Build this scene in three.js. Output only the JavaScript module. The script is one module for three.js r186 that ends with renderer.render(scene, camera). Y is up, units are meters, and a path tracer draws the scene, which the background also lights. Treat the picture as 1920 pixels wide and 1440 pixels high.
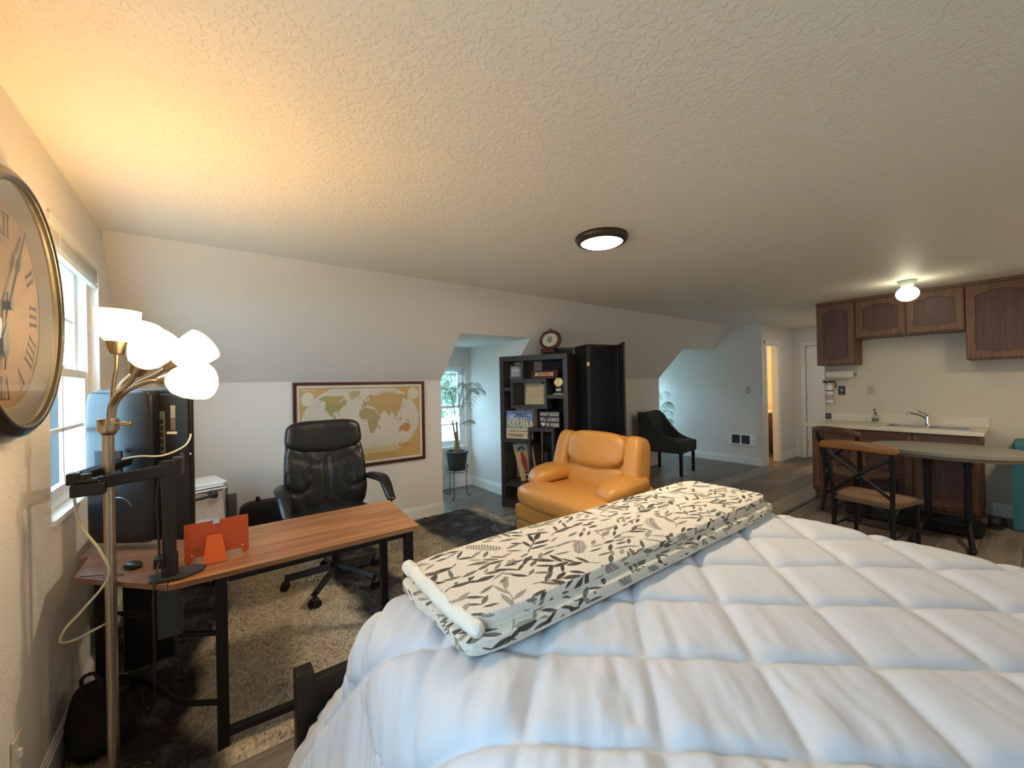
import * as THREE from 'three';
import { RoundedBoxGeometry } from 'three/addons/geometries/RoundedBoxGeometry.js';
import { mergeGeometries, mergeVertices } from 'three/addons/utils/BufferGeometryUtils.js';
import { RectAreaLightUniformsLib } from 'three/addons/lights/RectAreaLightUniformsLib.js';
RectAreaLightUniformsLib.init();

// ---------------------------------------------------------------- camera, sky, exposure
const scene = new THREE.Scene();
const camera = new THREE.PerspectiveCamera(87.51, 4 / 3, 0.05, 100);
{
  const yaw = 36.8 * Math.PI / 180, roll = 1.1 * Math.PI / 180, pitch = 0.1 * Math.PI / 180;
  camera.position.set(0, 1.45, 0);
  camera.up.set(Math.sin(roll) * Math.cos(yaw), Math.cos(roll), Math.sin(roll) * Math.sin(yaw));
  camera.lookAt(Math.sin(yaw), 1.45 + Math.tan(pitch), -Math.cos(yaw));
}
scene.background = new THREE.Color().setRGB(0.43, 0.74, 1.0);
scene.backgroundIntensity = 10.2;
const renderer = new THREE.WebGLRenderer({ antialias: true });
renderer.toneMapping = THREE.LinearToneMapping;
renderer.toneMappingExposure = 1.36;
renderer.shadowMap.enabled = true;

// ---------------------------------------------------------------- helpers
const R = THREE.MathUtils.degToRad, V = (x, y, z) => new THREE.Vector3(x, y, z);
let seed = 7;
const rnd = () => { seed = (seed * 1664525 + 1013904223) >>> 0; return seed / 4294967296; };
const rr = (a, b) => a + (b - a) * rnd();
const clamp = (v, a, b) => Math.min(b, Math.max(a, v)), mix = (a, b, t) => a + (b - a) * t;
const smooth = (a, b, v) => { const t = clamp((v - a) / (b - a), 0, 1); return t * t * (3 - 2 * t); };
function hash(x, y, s) { let h = (x * 374761393 + y * 668265263 + s * 2147483647) | 0; h = Math.imul(h ^ (h >>> 13), 1274126177); return ((h ^ (h >>> 16)) >>> 0) / 4294967296; }
function vn(x, y, s = 0, px = 0, py = 0) {           // value noise, tileable when px / py are given
  let xi = Math.floor(x), yi = Math.floor(y); const fx = x - xi, fy = y - yi, u = fx * fx * (3 - 2 * fx), v = fy * fy * (3 - 2 * fy);
  const w = (a, p) => p ? ((a % p) + p) % p : a;
  const a = hash(w(xi, px), w(yi, py), s), b = hash(w(xi + 1, px), w(yi, py), s), c = hash(w(xi, px), w(yi + 1, py), s), d = hash(w(xi + 1, px), w(yi + 1, py), s);
  return mix(mix(a, b, u), mix(c, d, u), v);
}
const fbm = (x, y, s, o = 4, px = 0, py = 0) => { let a = 0, g = 0.5, f = 1, n = 0; for (let i = 0; i < o; i++) { a += g * vn(x * f, y * f, s + i, px * f, py * f); n += g; g *= 0.5; f *= 2; } return a / n; };
function dataTex(w, h, fn, size, srgb = true, sizeY = size) {          // fn(u, v) -> [r, g, b] 0..1; size: metres that one tile covers
  const d = new Uint8Array(w * h * 4);
  for (let j = 0; j < h; j++) for (let i = 0; i < w; i++) { const c = fn(i / w, j / h), k = (j * w + i) * 4; for (let q = 0; q < 3; q++) d[k + q] = clamp(Math.round((c.length ? c[q] : c) * 255), 0, 255); d[k + 3] = 255; }
  const t = new THREE.DataTexture(d, w, h); t.wrapS = t.wrapT = THREE.RepeatWrapping; t.magFilter = THREE.LinearFilter; t.minFilter = THREE.LinearMipmapLinearFilter; t.generateMipmaps = true;
  if (srgb) t.colorSpace = THREE.SRGBColorSpace; t.repeat.set(1 / size, 1 / sizeY); t.needsUpdate = true; return t;
}
const grey = (fn) => (u, v) => { const g = fn(u, v); return [g, g, g]; };
function canvasTex(w, h, draw) {
  const c = document.createElement('canvas'); c.width = w; c.height = h; draw(c.getContext('2d'), w, h);
  const t = new THREE.CanvasTexture(c); t.colorSpace = THREE.SRGBColorSpace; t.magFilter = THREE.LinearFilter; return t;
}
const std = (color, roughness = 0.6, o = {}) => new THREE.MeshStandardMaterial({ color, roughness, ...o });
const phys = (color, roughness = 0.6, o = {}) => new THREE.MeshPhysicalMaterial({ color, roughness, ...o });

function metreUV(g, grain) {                       // uv in metres by the way a face points; u runs along the grain axis when given
  if (g.index) g = g.toNonIndexed();
  const p = g.attributes.position, uv = new Float32Array(p.count * 2), a = V(), b = V(), c = V(), n = V();
  for (let i = 0; i < p.count; i += 3) {
    a.fromBufferAttribute(p, i); b.fromBufferAttribute(p, i + 1); c.fromBufferAttribute(p, i + 2);
    n.subVectors(b, a).cross(c.clone().sub(a)); const ax = Math.abs(n.x), ay = Math.abs(n.y), az = Math.abs(n.z);
    let [u, v] = ax > ay && ax > az ? ['z', 'y'] : ay > az ? ['x', 'z'] : ['x', 'y'];
    if (grain && v === grain) [u, v] = [v, u];
    [a, b, c].forEach((q, k) => { uv[(i + k) * 2] = q[u]; uv[(i + k) * 2 + 1] = q[v]; });
  }
  g.setAttribute('uv', new THREE.BufferAttribute(uv, 2)); return g;
}
const at = (g, x = 0, y = 0, z = 0, rx = 0, ry = 0, rz = 0) => { g.applyMatrix4(new THREE.Matrix4().compose(V(x, y, z), new THREE.Quaternion().setFromEuler(new THREE.Euler(rx, ry, rz)), V(1, 1, 1))); return g; };
const box = (w, h, d, x = 0, y = 0, z = 0, r = 0) => at(r > 0 ? new RoundedBoxGeometry(w, h, d, 2, Math.min(r, w * 0.49, h * 0.49, d * 0.49)) : new THREE.BoxGeometry(w, h, d), x, y, z);
const span = (x0, x1, y0, y1, z0, z1, r = 0) => box(Math.abs(x1 - x0), Math.abs(y1 - y0), Math.abs(z1 - z0), (x0 + x1) / 2, (y0 + y1) / 2, (z0 + z1) / 2, r);
const cyl = (r1, r2, h, x = 0, y = 0, z = 0, n = 20) => at(new THREE.CylinderGeometry(r1, r2, h, n), x, y, z);
const tube = (pts, r, n = 24, m = 8) => new THREE.TubeGeometry(new THREE.CatmullRomCurve3(pts.map((p) => V(...p)), false, 'catmullrom', 0.5), n, r, m);
function bar(a, b, w, d) {                         // rectangular bar from a to b
  const A = V(...a), B = V(...b), L = A.distanceTo(B), g = new RoundedBoxGeometry(w, L, d, 1, Math.min(w, d) * 0.12);
  const q = new THREE.Quaternion().setFromUnitVectors(V(0, 1, 0), B.clone().sub(A).normalize());
  return g.applyMatrix4(new THREE.Matrix4().compose(A.add(B).multiplyScalar(0.5), q, V(1, 1, 1)));
}
function rod(a, b, r1, r2 = r1, n = 12) {
  const A = V(...a), B = V(...b), g = new THREE.CylinderGeometry(r2, r1, A.distanceTo(B), n);
  const q = new THREE.Quaternion().setFromUnitVectors(V(0, 1, 0), B.clone().sub(A).normalize());
  return g.applyMatrix4(new THREE.Matrix4().compose(A.add(B).multiplyScalar(0.5), q, V(1, 1, 1)));
}
const lathe = (pts, n = 28) => new THREE.LatheGeometry(pts.map(([r, y]) => new THREE.Vector2(Math.max(r, 0.0001), y)), n);
function poly(pts, depth, bevel = 0) {             // extruded outline in the xy plane, thickness along +z
  const s = new THREE.Shape(); pts.forEach(([x, y], i) => (i ? s.lineTo(x, y) : s.moveTo(x, y)));
  return new THREE.ExtrudeGeometry(s, { depth: depth - 2 * bevel, bevelEnabled: bevel > 0, bevelSize: bevel, bevelThickness: bevel, bevelSegments: 2, curveSegments: 16 }).translate(0, 0, bevel);
}
function puff(w, h, d, n = 5, seg = 14, fn) {      // soft cushion: a superellipsoid, then an optional push on each point
  const g0 = new THREE.BoxGeometry(2, 2, 2, seg, seg, seg); g0.deleteAttribute('uv'); g0.deleteAttribute('normal');
  const g = mergeVertices(g0), p = g.attributes.position, q = V();
  for (let i = 0; i < p.count; i++) {
    q.fromBufferAttribute(p, i); const s = Math.pow(Math.pow(Math.abs(q.x), n) + Math.pow(Math.abs(q.y), n) + Math.pow(Math.abs(q.z), n), -1 / n);
    q.multiplyScalar(s); const u = q.clone(); q.set(q.x * w / 2, q.y * h / 2, q.z * d / 2); if (fn) fn(q, u); p.setXYZ(i, q.x, q.y, q.z);
  }
  g.computeVertexNormals(); return g;
}
function grid(nu, nv, fn, uvFn) {                  // surface from fn(u, v) -> [x, y, z]
  const pos = [], uv = [], idx = [];
  for (let j = 0; j <= nv; j++) for (let i = 0; i <= nu; i++) { const p = fn(i / nu, j / nv); pos.push(...p); uv.push(...(uvFn ? uvFn(i / nu, j / nv) : [i / nu, j / nv])); }
  for (let j = 0; j < nv; j++) for (let i = 0; i < nu; i++) { const a = j * (nu + 1) + i, b = a + 1, c = a + nu + 1, d = c + 1; idx.push(a, b, d, a, d, c); }
  const g = new THREE.BufferGeometry(); g.setAttribute('position', new THREE.Float32BufferAttribute(pos, 3)); g.setAttribute('uv', new THREE.Float32BufferAttribute(uv, 2)); g.setIndex(idx); g.computeVertexNormals(); return g;
}
const used = new Map();
const numbered = (name) => { const n = used.get(name) ?? 0; used.set(name, n + 1); return n ? name + '_' + String(n).padStart(3, '0') : name; };
function obj(name, geos, material, parent = scene, o = {}) {           // one named mesh; keep: leave the geometry's own uv
  geos = [].concat(geos).map((g) => { g = o.keep ? (g.index ? g.toNonIndexed() : g) : metreUV(g, o.grain); if (!g.attributes.normal) g.computeVertexNormals(); for (const k of Object.keys(g.attributes)) if (!['position', 'normal', 'uv'].includes(k)) g.deleteAttribute(k); return g; });
  const m = new THREE.Mesh(geos.length > 1 ? mergeGeometries(geos) : geos[0], material);
  m.name = parent === scene ? numbered(name) : name; m.castShadow = m.receiveShadow = true; parent.add(m);
  if (o.label) m.userData.label = o.label;
  return m;
}
function tag(m, label, category, group) { m.userData.label = label; m.userData.category = category; if (group) m.userData.group = group; return m; }
function thing(name, label, category, pos = [0, 0, 0], turn = 0, group) {
  const g = new THREE.Group(); g.name = numbered(name); g.position.set(...pos); g.rotation.y = turn; scene.add(g); return tag(g, label, category, group);
}
function struct(name, geos, material, label) { const m = obj(name, geos, material); m.userData.kind = 'structure'; if (label) { m.userData.label = label; } return m; }
function structGroup(name, label, pos = [0, 0, 0], turn = 0) { const g = new THREE.Group(); g.name = name; g.position.set(...pos); g.rotation.y = turn; g.userData.kind = 'structure'; g.userData.label = label; scene.add(g); return g; }

// ---------------------------------------------------------------- materials
const plasterBump = dataTex(1024, 1024, grey((u, v) => { const a = fbm(u * 64, v * 64, 3, 3, 64, 64), b = vn(u * 24, v * 24, 9, 24, 24), c = vn(u * 150, v * 150, 4, 150, 150); return clamp(smooth(0.42, 0.62, a) * (0.55 + 0.45 * b) + (c - 0.5) * 0.16, 0, 1); }), 0.85, false);
const fineBump = dataTex(512, 512, grey((u, v) => fbm(u * 60, v * 60, 21, 3, 60, 60)), 0.6, false);
const M = {};
M.wall = std(new THREE.Color().setRGB(0.80, 0.755, 0.70), 0.75, { bumpMap: fineBump, bumpScale: 0.0016 });
M.ceiling = std(new THREE.Color().setRGB(0.87, 0.82, 0.73), 0.55, { bumpMap: plasterBump, bumpScale: 0.0016 });
M.kitchenWall = std(new THREE.Color().setRGB(0.63, 0.57, 0.46), 0.7, { bumpMap: fineBump, bumpScale: 0.0016 });
M.trim = std(new THREE.Color().setRGB(0.88, 0.87, 0.85), 0.38);
M.vinyl = std(0xf0f2f2, 0.35);
M.glass = phys(0xffffff, 0.02, { transmission: 1, thickness: 0, ior: 1.45 });
M.black = std(0x15161a, 0.45);
M.blackMetal = std(0x121318, 0.5, { metalness: 0.3 });
M.blackPlastic = std(0x141517, 0.42);
M.brushed = std(new THREE.Color().setRGB(0.46, 0.39, 0.30), 0.30, { metalness: 1 });
M.chrome = std(0xd8d8d8, 0.12, { metalness: 1 });
M.brass = std(new THREE.Color().setRGB(0.78, 0.6, 0.28), 0.28, { metalness: 1 });
M.white = std(0xe9e7e2, 0.5);
const woodTex = (base, dark, s, size = 1.2) => dataTex(1024, 256, (u, v) => {
  const w = fbm(u * 3, v * 16, s, 4, 3, 16), f = fbm(u * 8, v * 180, s + 5, 3, 8, 180), r = Math.sin((v * 14 + w * 5) * Math.PI * 2) * 0.5 + 0.5;
  const t = clamp(0.22 + 1.1 * (w - 0.48) + 0.5 * (f - 0.4) * r + 0.5 * (f - 0.5), 0, 1); return base.map((b, i) => mix(b, dark[i], t));
}, size, true, size / 3.2);
M.deskWood = std(0xffffff, 0.36, { map: woodTex([0.66, 0.46, 0.29], [0.36, 0.215, 0.12], 31) });
M.oak = std(0xffffff, 0.5, { map: woodTex([0.46, 0.31, 0.20], [0.25, 0.145, 0.085], 41, 0.8) });
M.oakPanel = std(0xffffff, 0.5, { map: woodTex([0.36, 0.225, 0.17], [0.22, 0.125, 0.095], 44, 0.8) });
M.chairWood = std(0xffffff, 0.45, { map: woodTex([0.60, 0.40, 0.21], [0.36, 0.20, 0.09], 51, 0.6) });
M.darkWood = std(0xffffff, 0.4, { map: woodTex([0.10, 0.075, 0.07], [0.045, 0.035, 0.035], 61, 0.9) });
M.redWood = std(0xffffff, 0.35, { map: woodTex([0.36, 0.13, 0.09], [0.16, 0.05, 0.04], 63, 0.7) });
M.espresso = std(0xffffff, 0.45, { map: woodTex([0.20, 0.172, 0.162], [0.12, 0.102, 0.098], 66, 0.9) });
// ---------------------------------------------------------------- the setting
const XL = -0.505, CH = 2.4, KZ = -4.15, KH = 1.514, SZ = -3.295, DB = -5.1, DH = 2.0, DZ = SZ - (CH - DH) * (SZ - KZ) / (CH - KH);
const XK = 6.45, XV = 7.37, ZR = 1.15, XD = 8.8, D1 = [2.09, 3.04], D2 = [6.37, XV];
{
  // floor: a slab and the vinyl planks on it, laid along x
  const f = structGroup('floor', 'grey brown wood-look plank floor');
  obj('subfloor', span(XL - 0.1, 9.4, -0.2, -0.012, -5.2, ZR + 0.1), std(0x3a3530, 0.9), f);
  const tx = (a, b, s) => std(0xffffff, 0.42, { map: woodTex(a, b, s, 1.3) });
  const pm = [tx([0.52, 0.475, 0.43], [0.34, 0.30, 0.265], 71), tx([0.45, 0.41, 0.37], [0.29, 0.26, 0.23], 72), tx([0.56, 0.515, 0.47], [0.37, 0.335, 0.295], 73), tx([0.42, 0.38, 0.345], [0.27, 0.24, 0.215], 74)];
  const PW = 0.23, geos = new Map();
  let row = 0;
  for (let z = -5.2; z < ZR; z += PW, row++) {
    const hidden = z > -1.25;                         // under and behind the bed: longer boards
    let x = XL - 0.1 - hash(row, 3, 1) * 1.2;
    while (x < 9.3) {
      const len = hidden ? 3.2 : 1.5, x0 = Math.max(x, XL - 0.08), x1 = Math.min(x + len, 9.35); x += len;
      if (x1 - x0 < 0.05) continue;
      if (z < -4.3 && !(x1 > D1[0] - 0.1 && x0 < D1[1] + 0.1) && !(x1 > D2[0] - 0.1)) continue;
      const L = Math.round((x1 - x0) * 50) / 50, k = L + ':' + Math.floor(hash(row, Math.round(x * 7), 5) * 3);
      if (!geos.has(k)) { const g = metreUV(box(L - 0.003, 0.012, PW - 0.003, 0, 0, 0), 'x'); const uv = g.attributes.uv, o = hash(geos.size, 8, 8) * 3; for (let i = 0; i < uv.count; i++) uv.setXY(i, uv.getX(i) + o, uv.getY(i) + o * 2.3); geos.set(k, g); }
      const m = new THREE.Mesh(geos.get(k), pm[Math.floor(hash(row, Math.round(x * 11), 2) * 4)]); m.name = 'plank'; m.castShadow = m.receiveShadow = true; m.position.set((x0 + x1) / 2, -0.006, z + PW / 2); f.add(m);
    }
  }
  // flat ceiling, sloped ceiling, knee wall
  struct('ceiling', [span(XL - 0.1, 9.4, CH, CH + 0.12, SZ - 0.02, ZR + 0.1), span(XV, 9.4, CH, CH + 0.12, -5.2, SZ)], M.ceiling, 'textured off-white flat ceiling');
  const slope = (x0, x1, z0, y0, z1, y1) => { const n = 0.1, s = poly([[-z0, y0], [-z1, y1], [-z1 + n * 0.72, y1 + n * 0.70], [-z0 + n * 0.72, y0 + n * 0.70]], x1 - x0); return at(s, x0, 0, 0, 0, Math.PI / 2, 0); };
  struct('wall_slope', [slope(XL - 0.1, D1[0], SZ, CH, KZ, KH), slope(D1[0], D1[1], SZ, CH, DZ, DH), slope(D1[1], D2[0], SZ, CH, KZ, KH), slope(D2[0], D2[1], SZ, CH, DZ, DH)], M.wall, 'sloping attic wall above the knee wall');
  struct('wall_knee', [span(XL - 0.1, D1[0], 0, KH, KZ, KZ - 0.1), span(D1[1], D2[0], 0, KH, KZ, KZ - 0.1)], M.wall, 'low off-white knee wall under the slope');
  // dormers
  const cheek = (x0, x1) => at(poly([[-KZ + 0.03, 0], [-DB, 0], [-DB, DH + 0.05], [-DZ + 0.03, DH + 0.05], [-DZ + 0.03, DH + 0.01], [-KZ + 0.03, KH + 0.01]], x1 - x0), x0, 0, 0, 0, Math.PI / 2, 0);
  struct('wall_dormer_1', cheek(D1[0] - 0.1, D1[0] - 0.004), M.wall, 'hidden side wall of the plant dormer'); struct('wall_dormer_3', cheek(D1[1] + 0.004, D1[1] + 0.1), M.wall, 'daylit side wall of the plant dormer');
  struct('wall_dormer_2', cheek(D2[0] - 0.1, D2[0] - 0.004), M.wall, 'side wall of the dormer behind the dark armchair');
  struct('ceiling_dormer_1', [span(D1[0] - 0.1, D1[1] + 0.1, DH + 0.002, DH + 0.12, DZ - 0.006, DB - 0.1)], M.wall, 'small flat ceiling of the plant dormer');
  struct('ceiling_dormer_2', [span(D2[0] - 0.1, D2[1] + 0.1, DH + 0.002, DH + 0.12, DZ - 0.006, DB - 0.1)], M.wall, 'small flat ceiling of the far dormer');
  const holed = (a0, a1, b0, b1, h0, h1, y0, y1, axis, c0, c1) => {      // wall a0..a1 x b0..b1 with one opening
    const s = (p, q, r, t) => (axis === 'x' ? span(p, q, r, t, c0, c1) : span(c0, c1, r, t, p, q));
    return [s(a0, h0, b0, b1), s(h1, a1, b0, b1), s(h0, h1, b0, y0), s(h0, h1, y1, b1)];
  };
  struct('wall_dormer_back_1', holed(D1[0] - 0.1, D1[1] + 0.1, 0, DH + 0.1, 2.15, 2.96, 0.58, 1.74, 'x', DB - 0.12, DB), M.wall, 'back wall of the plant dormer around its window');
  struct('wall_dormer_back_2', holed(D2[0] - 0.1, D2[1] + 0.1, 0, DH + 0.1, 6.46, 7.27, 0.58, 1.74, 'x', DB - 0.12, DB), M.wall, 'back wall of the far dormer around its window');
  // gable wall with two windows, the second unseen and placed to light the bed
  const W1 = [-3.2, -2.32], W2 = [-0.75, 0.13], WY = [0.95, 2.17];
  const zs = (a, b, y0, y1) => span(XL - 0.16, XL, y0, y1, a, b);
  struct('wall_left', [zs(-4.25, W1[0], -0.2, CH), zs(W1[0], W1[1], -0.2, WY[0]), zs(W1[0], W1[1], WY[1], CH), zs(W1[1], W2[0], -0.2, CH), zs(W2[0], W2[1], -0.2, WY[0]), zs(W2[0], W2[1], WY[1], CH), zs(W2[1], ZR + 0.1, -0.2, CH)], M.wall, 'off-white gable wall with the round clock');
  struct('wall_rear', span(XL - 0.1, XK + 0.1, -0.2, CH, ZR, ZR + 0.12), M.wall, 'plain wall behind the head of the bed');
  struct('wall_kitchen', span(XK, XK + 0.11, -0.2, CH, -1.76, ZR), M.kitchenWall, 'beige wall behind the kitchen sink');
  struct('wall_vent', span(XV, XV + 0.1, -0.2, CH, -5.2, -2.862), M.wall, 'wall carrying the heater vent and a light switch');
  // bathroom doorway wall at the side of the hall, hall end wall with door, far side
  struct('wall_hall', [span(XV + 0.1, 7.53, -0.2, CH, -2.862, -2.96), span(8.03, 9.4, -0.2, CH, -2.862, -2.96), span(7.53, 8.03, 2.06, CH, -2.862, -2.96)], M.wall, 'hall wall with the open bathroom doorway');
  struct('wall_hall_end', [span(XD, XD + 0.1, -0.2, CH, -2.862, -2.69), span(XD, XD + 0.1, -0.2, CH, -1.85, -1.2), span(XD, XD + 0.1, 2.06, CH, -2.69, -1.85), span(XD + 0.06, XD + 0.1, -0.2, 2.1, -2.72, -1.8)], M.wall, 'end wall of the hall around the white door');
  struct('wall_hall_side', span(XK + 0.11, XD + 0.1, -0.2, CH, -1.3, -1.2), M.wall, 'side wall of the hall behind the kitchen');
  struct('wall_bathroom', [span(9.3, 9.4, -0.2, CH, -5.2, -2.86), span(XV, 9.4, -0.2, CH, -5.2, -5.1)], std(new THREE.Color().setRGB(0.68, 0.6, 0.42), 0.7), 'cream bathroom wall seen through the doorway');
  // trim
  const bbGeo = (x0, x1, z0, z1) => [span(x0, x1, 0, 0.11, z0, z1), span(x0 + (x1 - x0 > 0.02 ? 0 : 0.004), x1 - (x1 - x0 > 0.02 ? 0 : 0.004), 0.11, 0.132, z0, z1)];
  const bbx = (x0, x1, z, s) => [span(x0, x1, 0, 0.105, z, z + 0.014 * s), span(x0, x1, 0.105, 0.12, z, z + 0.010 * s), span(x0, x1, 0.12, 0.133, z, z + 0.006 * s)];
  const bbz = (x, z0, z1, s) => [span(x, x + 0.014 * s, 0, 0.105, z0, z1), span(x, x + 0.010 * s, 0.105, 0.12, z0, z1), span(x, x + 0.006 * s, 0.12, 0.133, z0, z1)];
  struct('baseboard_left', bbz(XL, KZ, ZR, 1), M.trim, 'white baseboard under the gable windows');
  struct('baseboard_knee', [...bbx(XL, D1[0], KZ, 1), ...bbx(D1[1], D2[0], KZ, 1)], M.trim, 'white baseboard along the knee wall');
  struct('baseboard_dormer', [...bbx(D1[0], D1[1], DB, 1), ...bbz(D1[0], DB, KZ, 1), ...bbz(D1[1], DB, KZ, -1), ...bbx(D2[0], D2[1], DB, 1), ...bbz(D2[0], DB, KZ, 1)], M.trim, 'white baseboard inside the dormers');
  struct('baseboard_vent', bbz(XV, DB, -2.87, -1), M.trim, 'white baseboard under the heater vent');
  struct('baseboard_hall', [...bbx(8.1, XD, -2.862, 1), ...bbz(XK, -0.36, ZR, -1)], M.trim, 'white baseboard in hall and kitchen');
  const casing = (x0, x1, z) => [span(x0 - 0.065, x0, 0, 2.12, z, z + 0.016), span(x1, x1 + 0.065, 0, 2.12, z, z + 0.016), span(x0 - 0.065, x1 + 0.065, 2.06, 2.125, z, z + 0.018)];
  struct('trim_1', [...casing(7.53, 8.03, -2.862), span(7.53, 7.548, 0, 2.06, -2.96, -2.862), span(8.012, 8.03, 0, 2.06, -2.96, -2.862), span(7.53, 8.03, 2.042, 2.06, -2.96, -2.862)], M.trim, 'white casing of the bathroom doorway');
  struct('trim_2', [span(XD - 0.016, XD, 0, 2.12, -2.755, -2.69), span(XD - 0.016, XD, 0, 2.12, -1.85, -1.785), span(XD - 0.018, XD, 2.06, 2.125, -2.755, -1.785)], M.trim, 'white casing of the hall door');
  struct('trim_3', span(4.2, 5.95, 0, 0.007, -1.735, -1.70, 0.002), std(0x3b3833, 0.4, { metalness: 0.6 }), 'dark metal transition strip on the floor');
  const d = structGroup('door_1', 'plain white hall door with brass hinges');
  obj('door_slab', span(XD + 0.012, XD + 0.05, 0.012, 2.05, -2.68, -1.86, 0.003), M.trim, d);
  for (const y of [0.25, 1.72]) obj('hinge', [cyl(0.008, 0.008, 0.09, XD - 0.004, y, -2.685, 10), span(XD - 0.002, XD + 0.004, y - 0.045, y + 0.045, -2.69, -2.66)], M.brass, d);
  obj('door_knob', at(lathe([[0, 0.06], [0.022, 0.055], [0.028, 0.04], [0.02, 0.022], [0.011, 0.015], [0.011, 0.005], [0.03, 0.004], [0.03, 0]]), XD + 0.012, 0.95, -1.93, 0, 0, Math.PI / 2), M.brass, d);

  // windows: vinyl double-hung, two by two panes in each sash, raised mini-blind
  function windowUnit(n, label, w, h, pos, turn) {
    const g = structGroup('window_' + n, label, pos, turn), t = 0.045, mid = h * 0.49;
    obj('window_frame', [span(-w / 2, w / 2, 0, t, -0.12, -0.04), span(-w / 2, w / 2, h - t, h, -0.12, -0.04), span(-w / 2, -w / 2 + t, t, h - t, -0.12, -0.04), span(w / 2 - t, w / 2, t, h - t, -0.12, -0.04)], M.vinyl, g);
    const sash = (y0, y1, z, name) => {
      const s = obj(name, [span(-w / 2 + t, w / 2 - t, y0, y0 + 0.04, z, z + 0.03, 0.004), span(-w / 2 + t, w / 2 - t, y1 - 0.04, y1, z, z + 0.03, 0.004), span(-w / 2 + t, -w / 2 + t + 0.035, y0 + 0.04, y1 - 0.04, z, z + 0.03), span(w / 2 - t - 0.035, w / 2 - t, y0 + 0.04, y1 - 0.04, z, z + 0.03)], M.vinyl, g);
      const x0 = -w / 2 + t + 0.035, x1 = w / 2 - t - 0.035, ym = (y0 + y1) / 2;
      obj('muntin', [span(x0, x1, ym - 0.009, ym + 0.009, z + 0.009, z + 0.021), span(-0.009, 0.009, y0 + 0.04, y1 - 0.04, z + 0.009, z + 0.021)], M.vinyl, s);
      for (const [a, b] of [[x0, -0.009], [0.009, x1]]) for (const [c, e] of [[y0 + 0.04, ym - 0.009], [ym + 0.009, y1 - 0.04]]) obj('pane', at(new THREE.PlaneGeometry(b - a, e - c), (a + b) / 2, (c + e) / 2, z + 0.015), M.glass, s);
    };
    sash(t, mid + 0.02, -0.075, 'lower_sash'); sash(mid - 0.02, h - t, -0.11, 'upper_sash');
    obj('sash_lock', [box(0.05, 0.014, 0.02, 0, mid + 0.027, -0.06, 0.004), box(0.016, 0.012, 0.035, 0.012, mid + 0.036, -0.058, 0.003)], M.vinyl, g);
    obj('window_sill', span(-w / 2 - 0.0, w / 2, -0.02, 0.004, -0.04, 0.012, 0.003), M.trim, g);
    const bl = obj('blind_head_rail', box(w - 0.03, 0.04, 0.04, 0, h - 0.024, -0.012, 0.003), M.white, g);
    const slats = []; for (let i = 0; i < 9; i++) slats.push(at(new THREE.BoxGeometry(w - 0.04, 0.0018, 0.026), rr(-0.003, 0.003), h - 0.056 - i * 0.007, -0.012, rr(-0.12, 0.12), 0, rr(-0.004, 0.004)));
    obj('blind_slat_stack', slats, std(0xd6d3cb, 0.45), bl);
    obj('blind_bottom_rail', box(w - 0.04, 0.016, 0.028, 0, h - 0.13, -0.012, 0.004), M.white, g);
    obj('blind_cord', [tube([[w / 2 - 0.09, h - 0.05, 0.012], [w / 2 - 0.085, h - 0.12, 0.014], [w / 2 - 0.09, h - 0.2, 0.012]], 0.0015, 10, 5), tube([[-w / 2 + 0.12, h - 0.05, 0.01], [-w / 2 + 0.12, h - 0.14, 0.012]], 0.0015, 6, 5)], M.white, g);
  }
  const H = WY[1] - WY[0];
  windowUnit(1, 'white double-hung window beside the round clock', W1[1] - W1[0], H, [XL, WY[0], (W1[0] + W1[1]) / 2], Math.PI / 2);
  windowUnit(2, 'unseen white double-hung gable window placed to light the bed', W2[1] - W2[0], H, [XL, WY[0], (W2[0] + W2[1]) / 2], Math.PI / 2);
  windowUnit(3, 'white dormer window behind the potted plant', 0.81, 1.16, [2.555, 0.58, DB], 0);
  windowUnit(4, 'white dormer window behind the dark armchair', 0.81, 1.16, [6.865, 0.58, DB], 0);
  // outside
  const ground = struct('ground', span(-30, 40, -3.1, -2.9, -40, 20), std(0x8d9488, 0.9), 'pale ground outside the house');
  const nb = structGroup('wall_outside', 'weathered vertical board siding of the building next door');
  const bm = [std(0x424a4d, 0.85), std(0x3a4245, 0.85), std(0x4a5254, 0.85)];
  for (let i = 0; i < 30; i++) obj('board', span(-7 + i * 0.21, -7 + i * 0.21 + 0.2, -2.9, 3.7, -9.05, -9 + (i % 2) * 0.02), bm[i % 3], nb);
}
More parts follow.
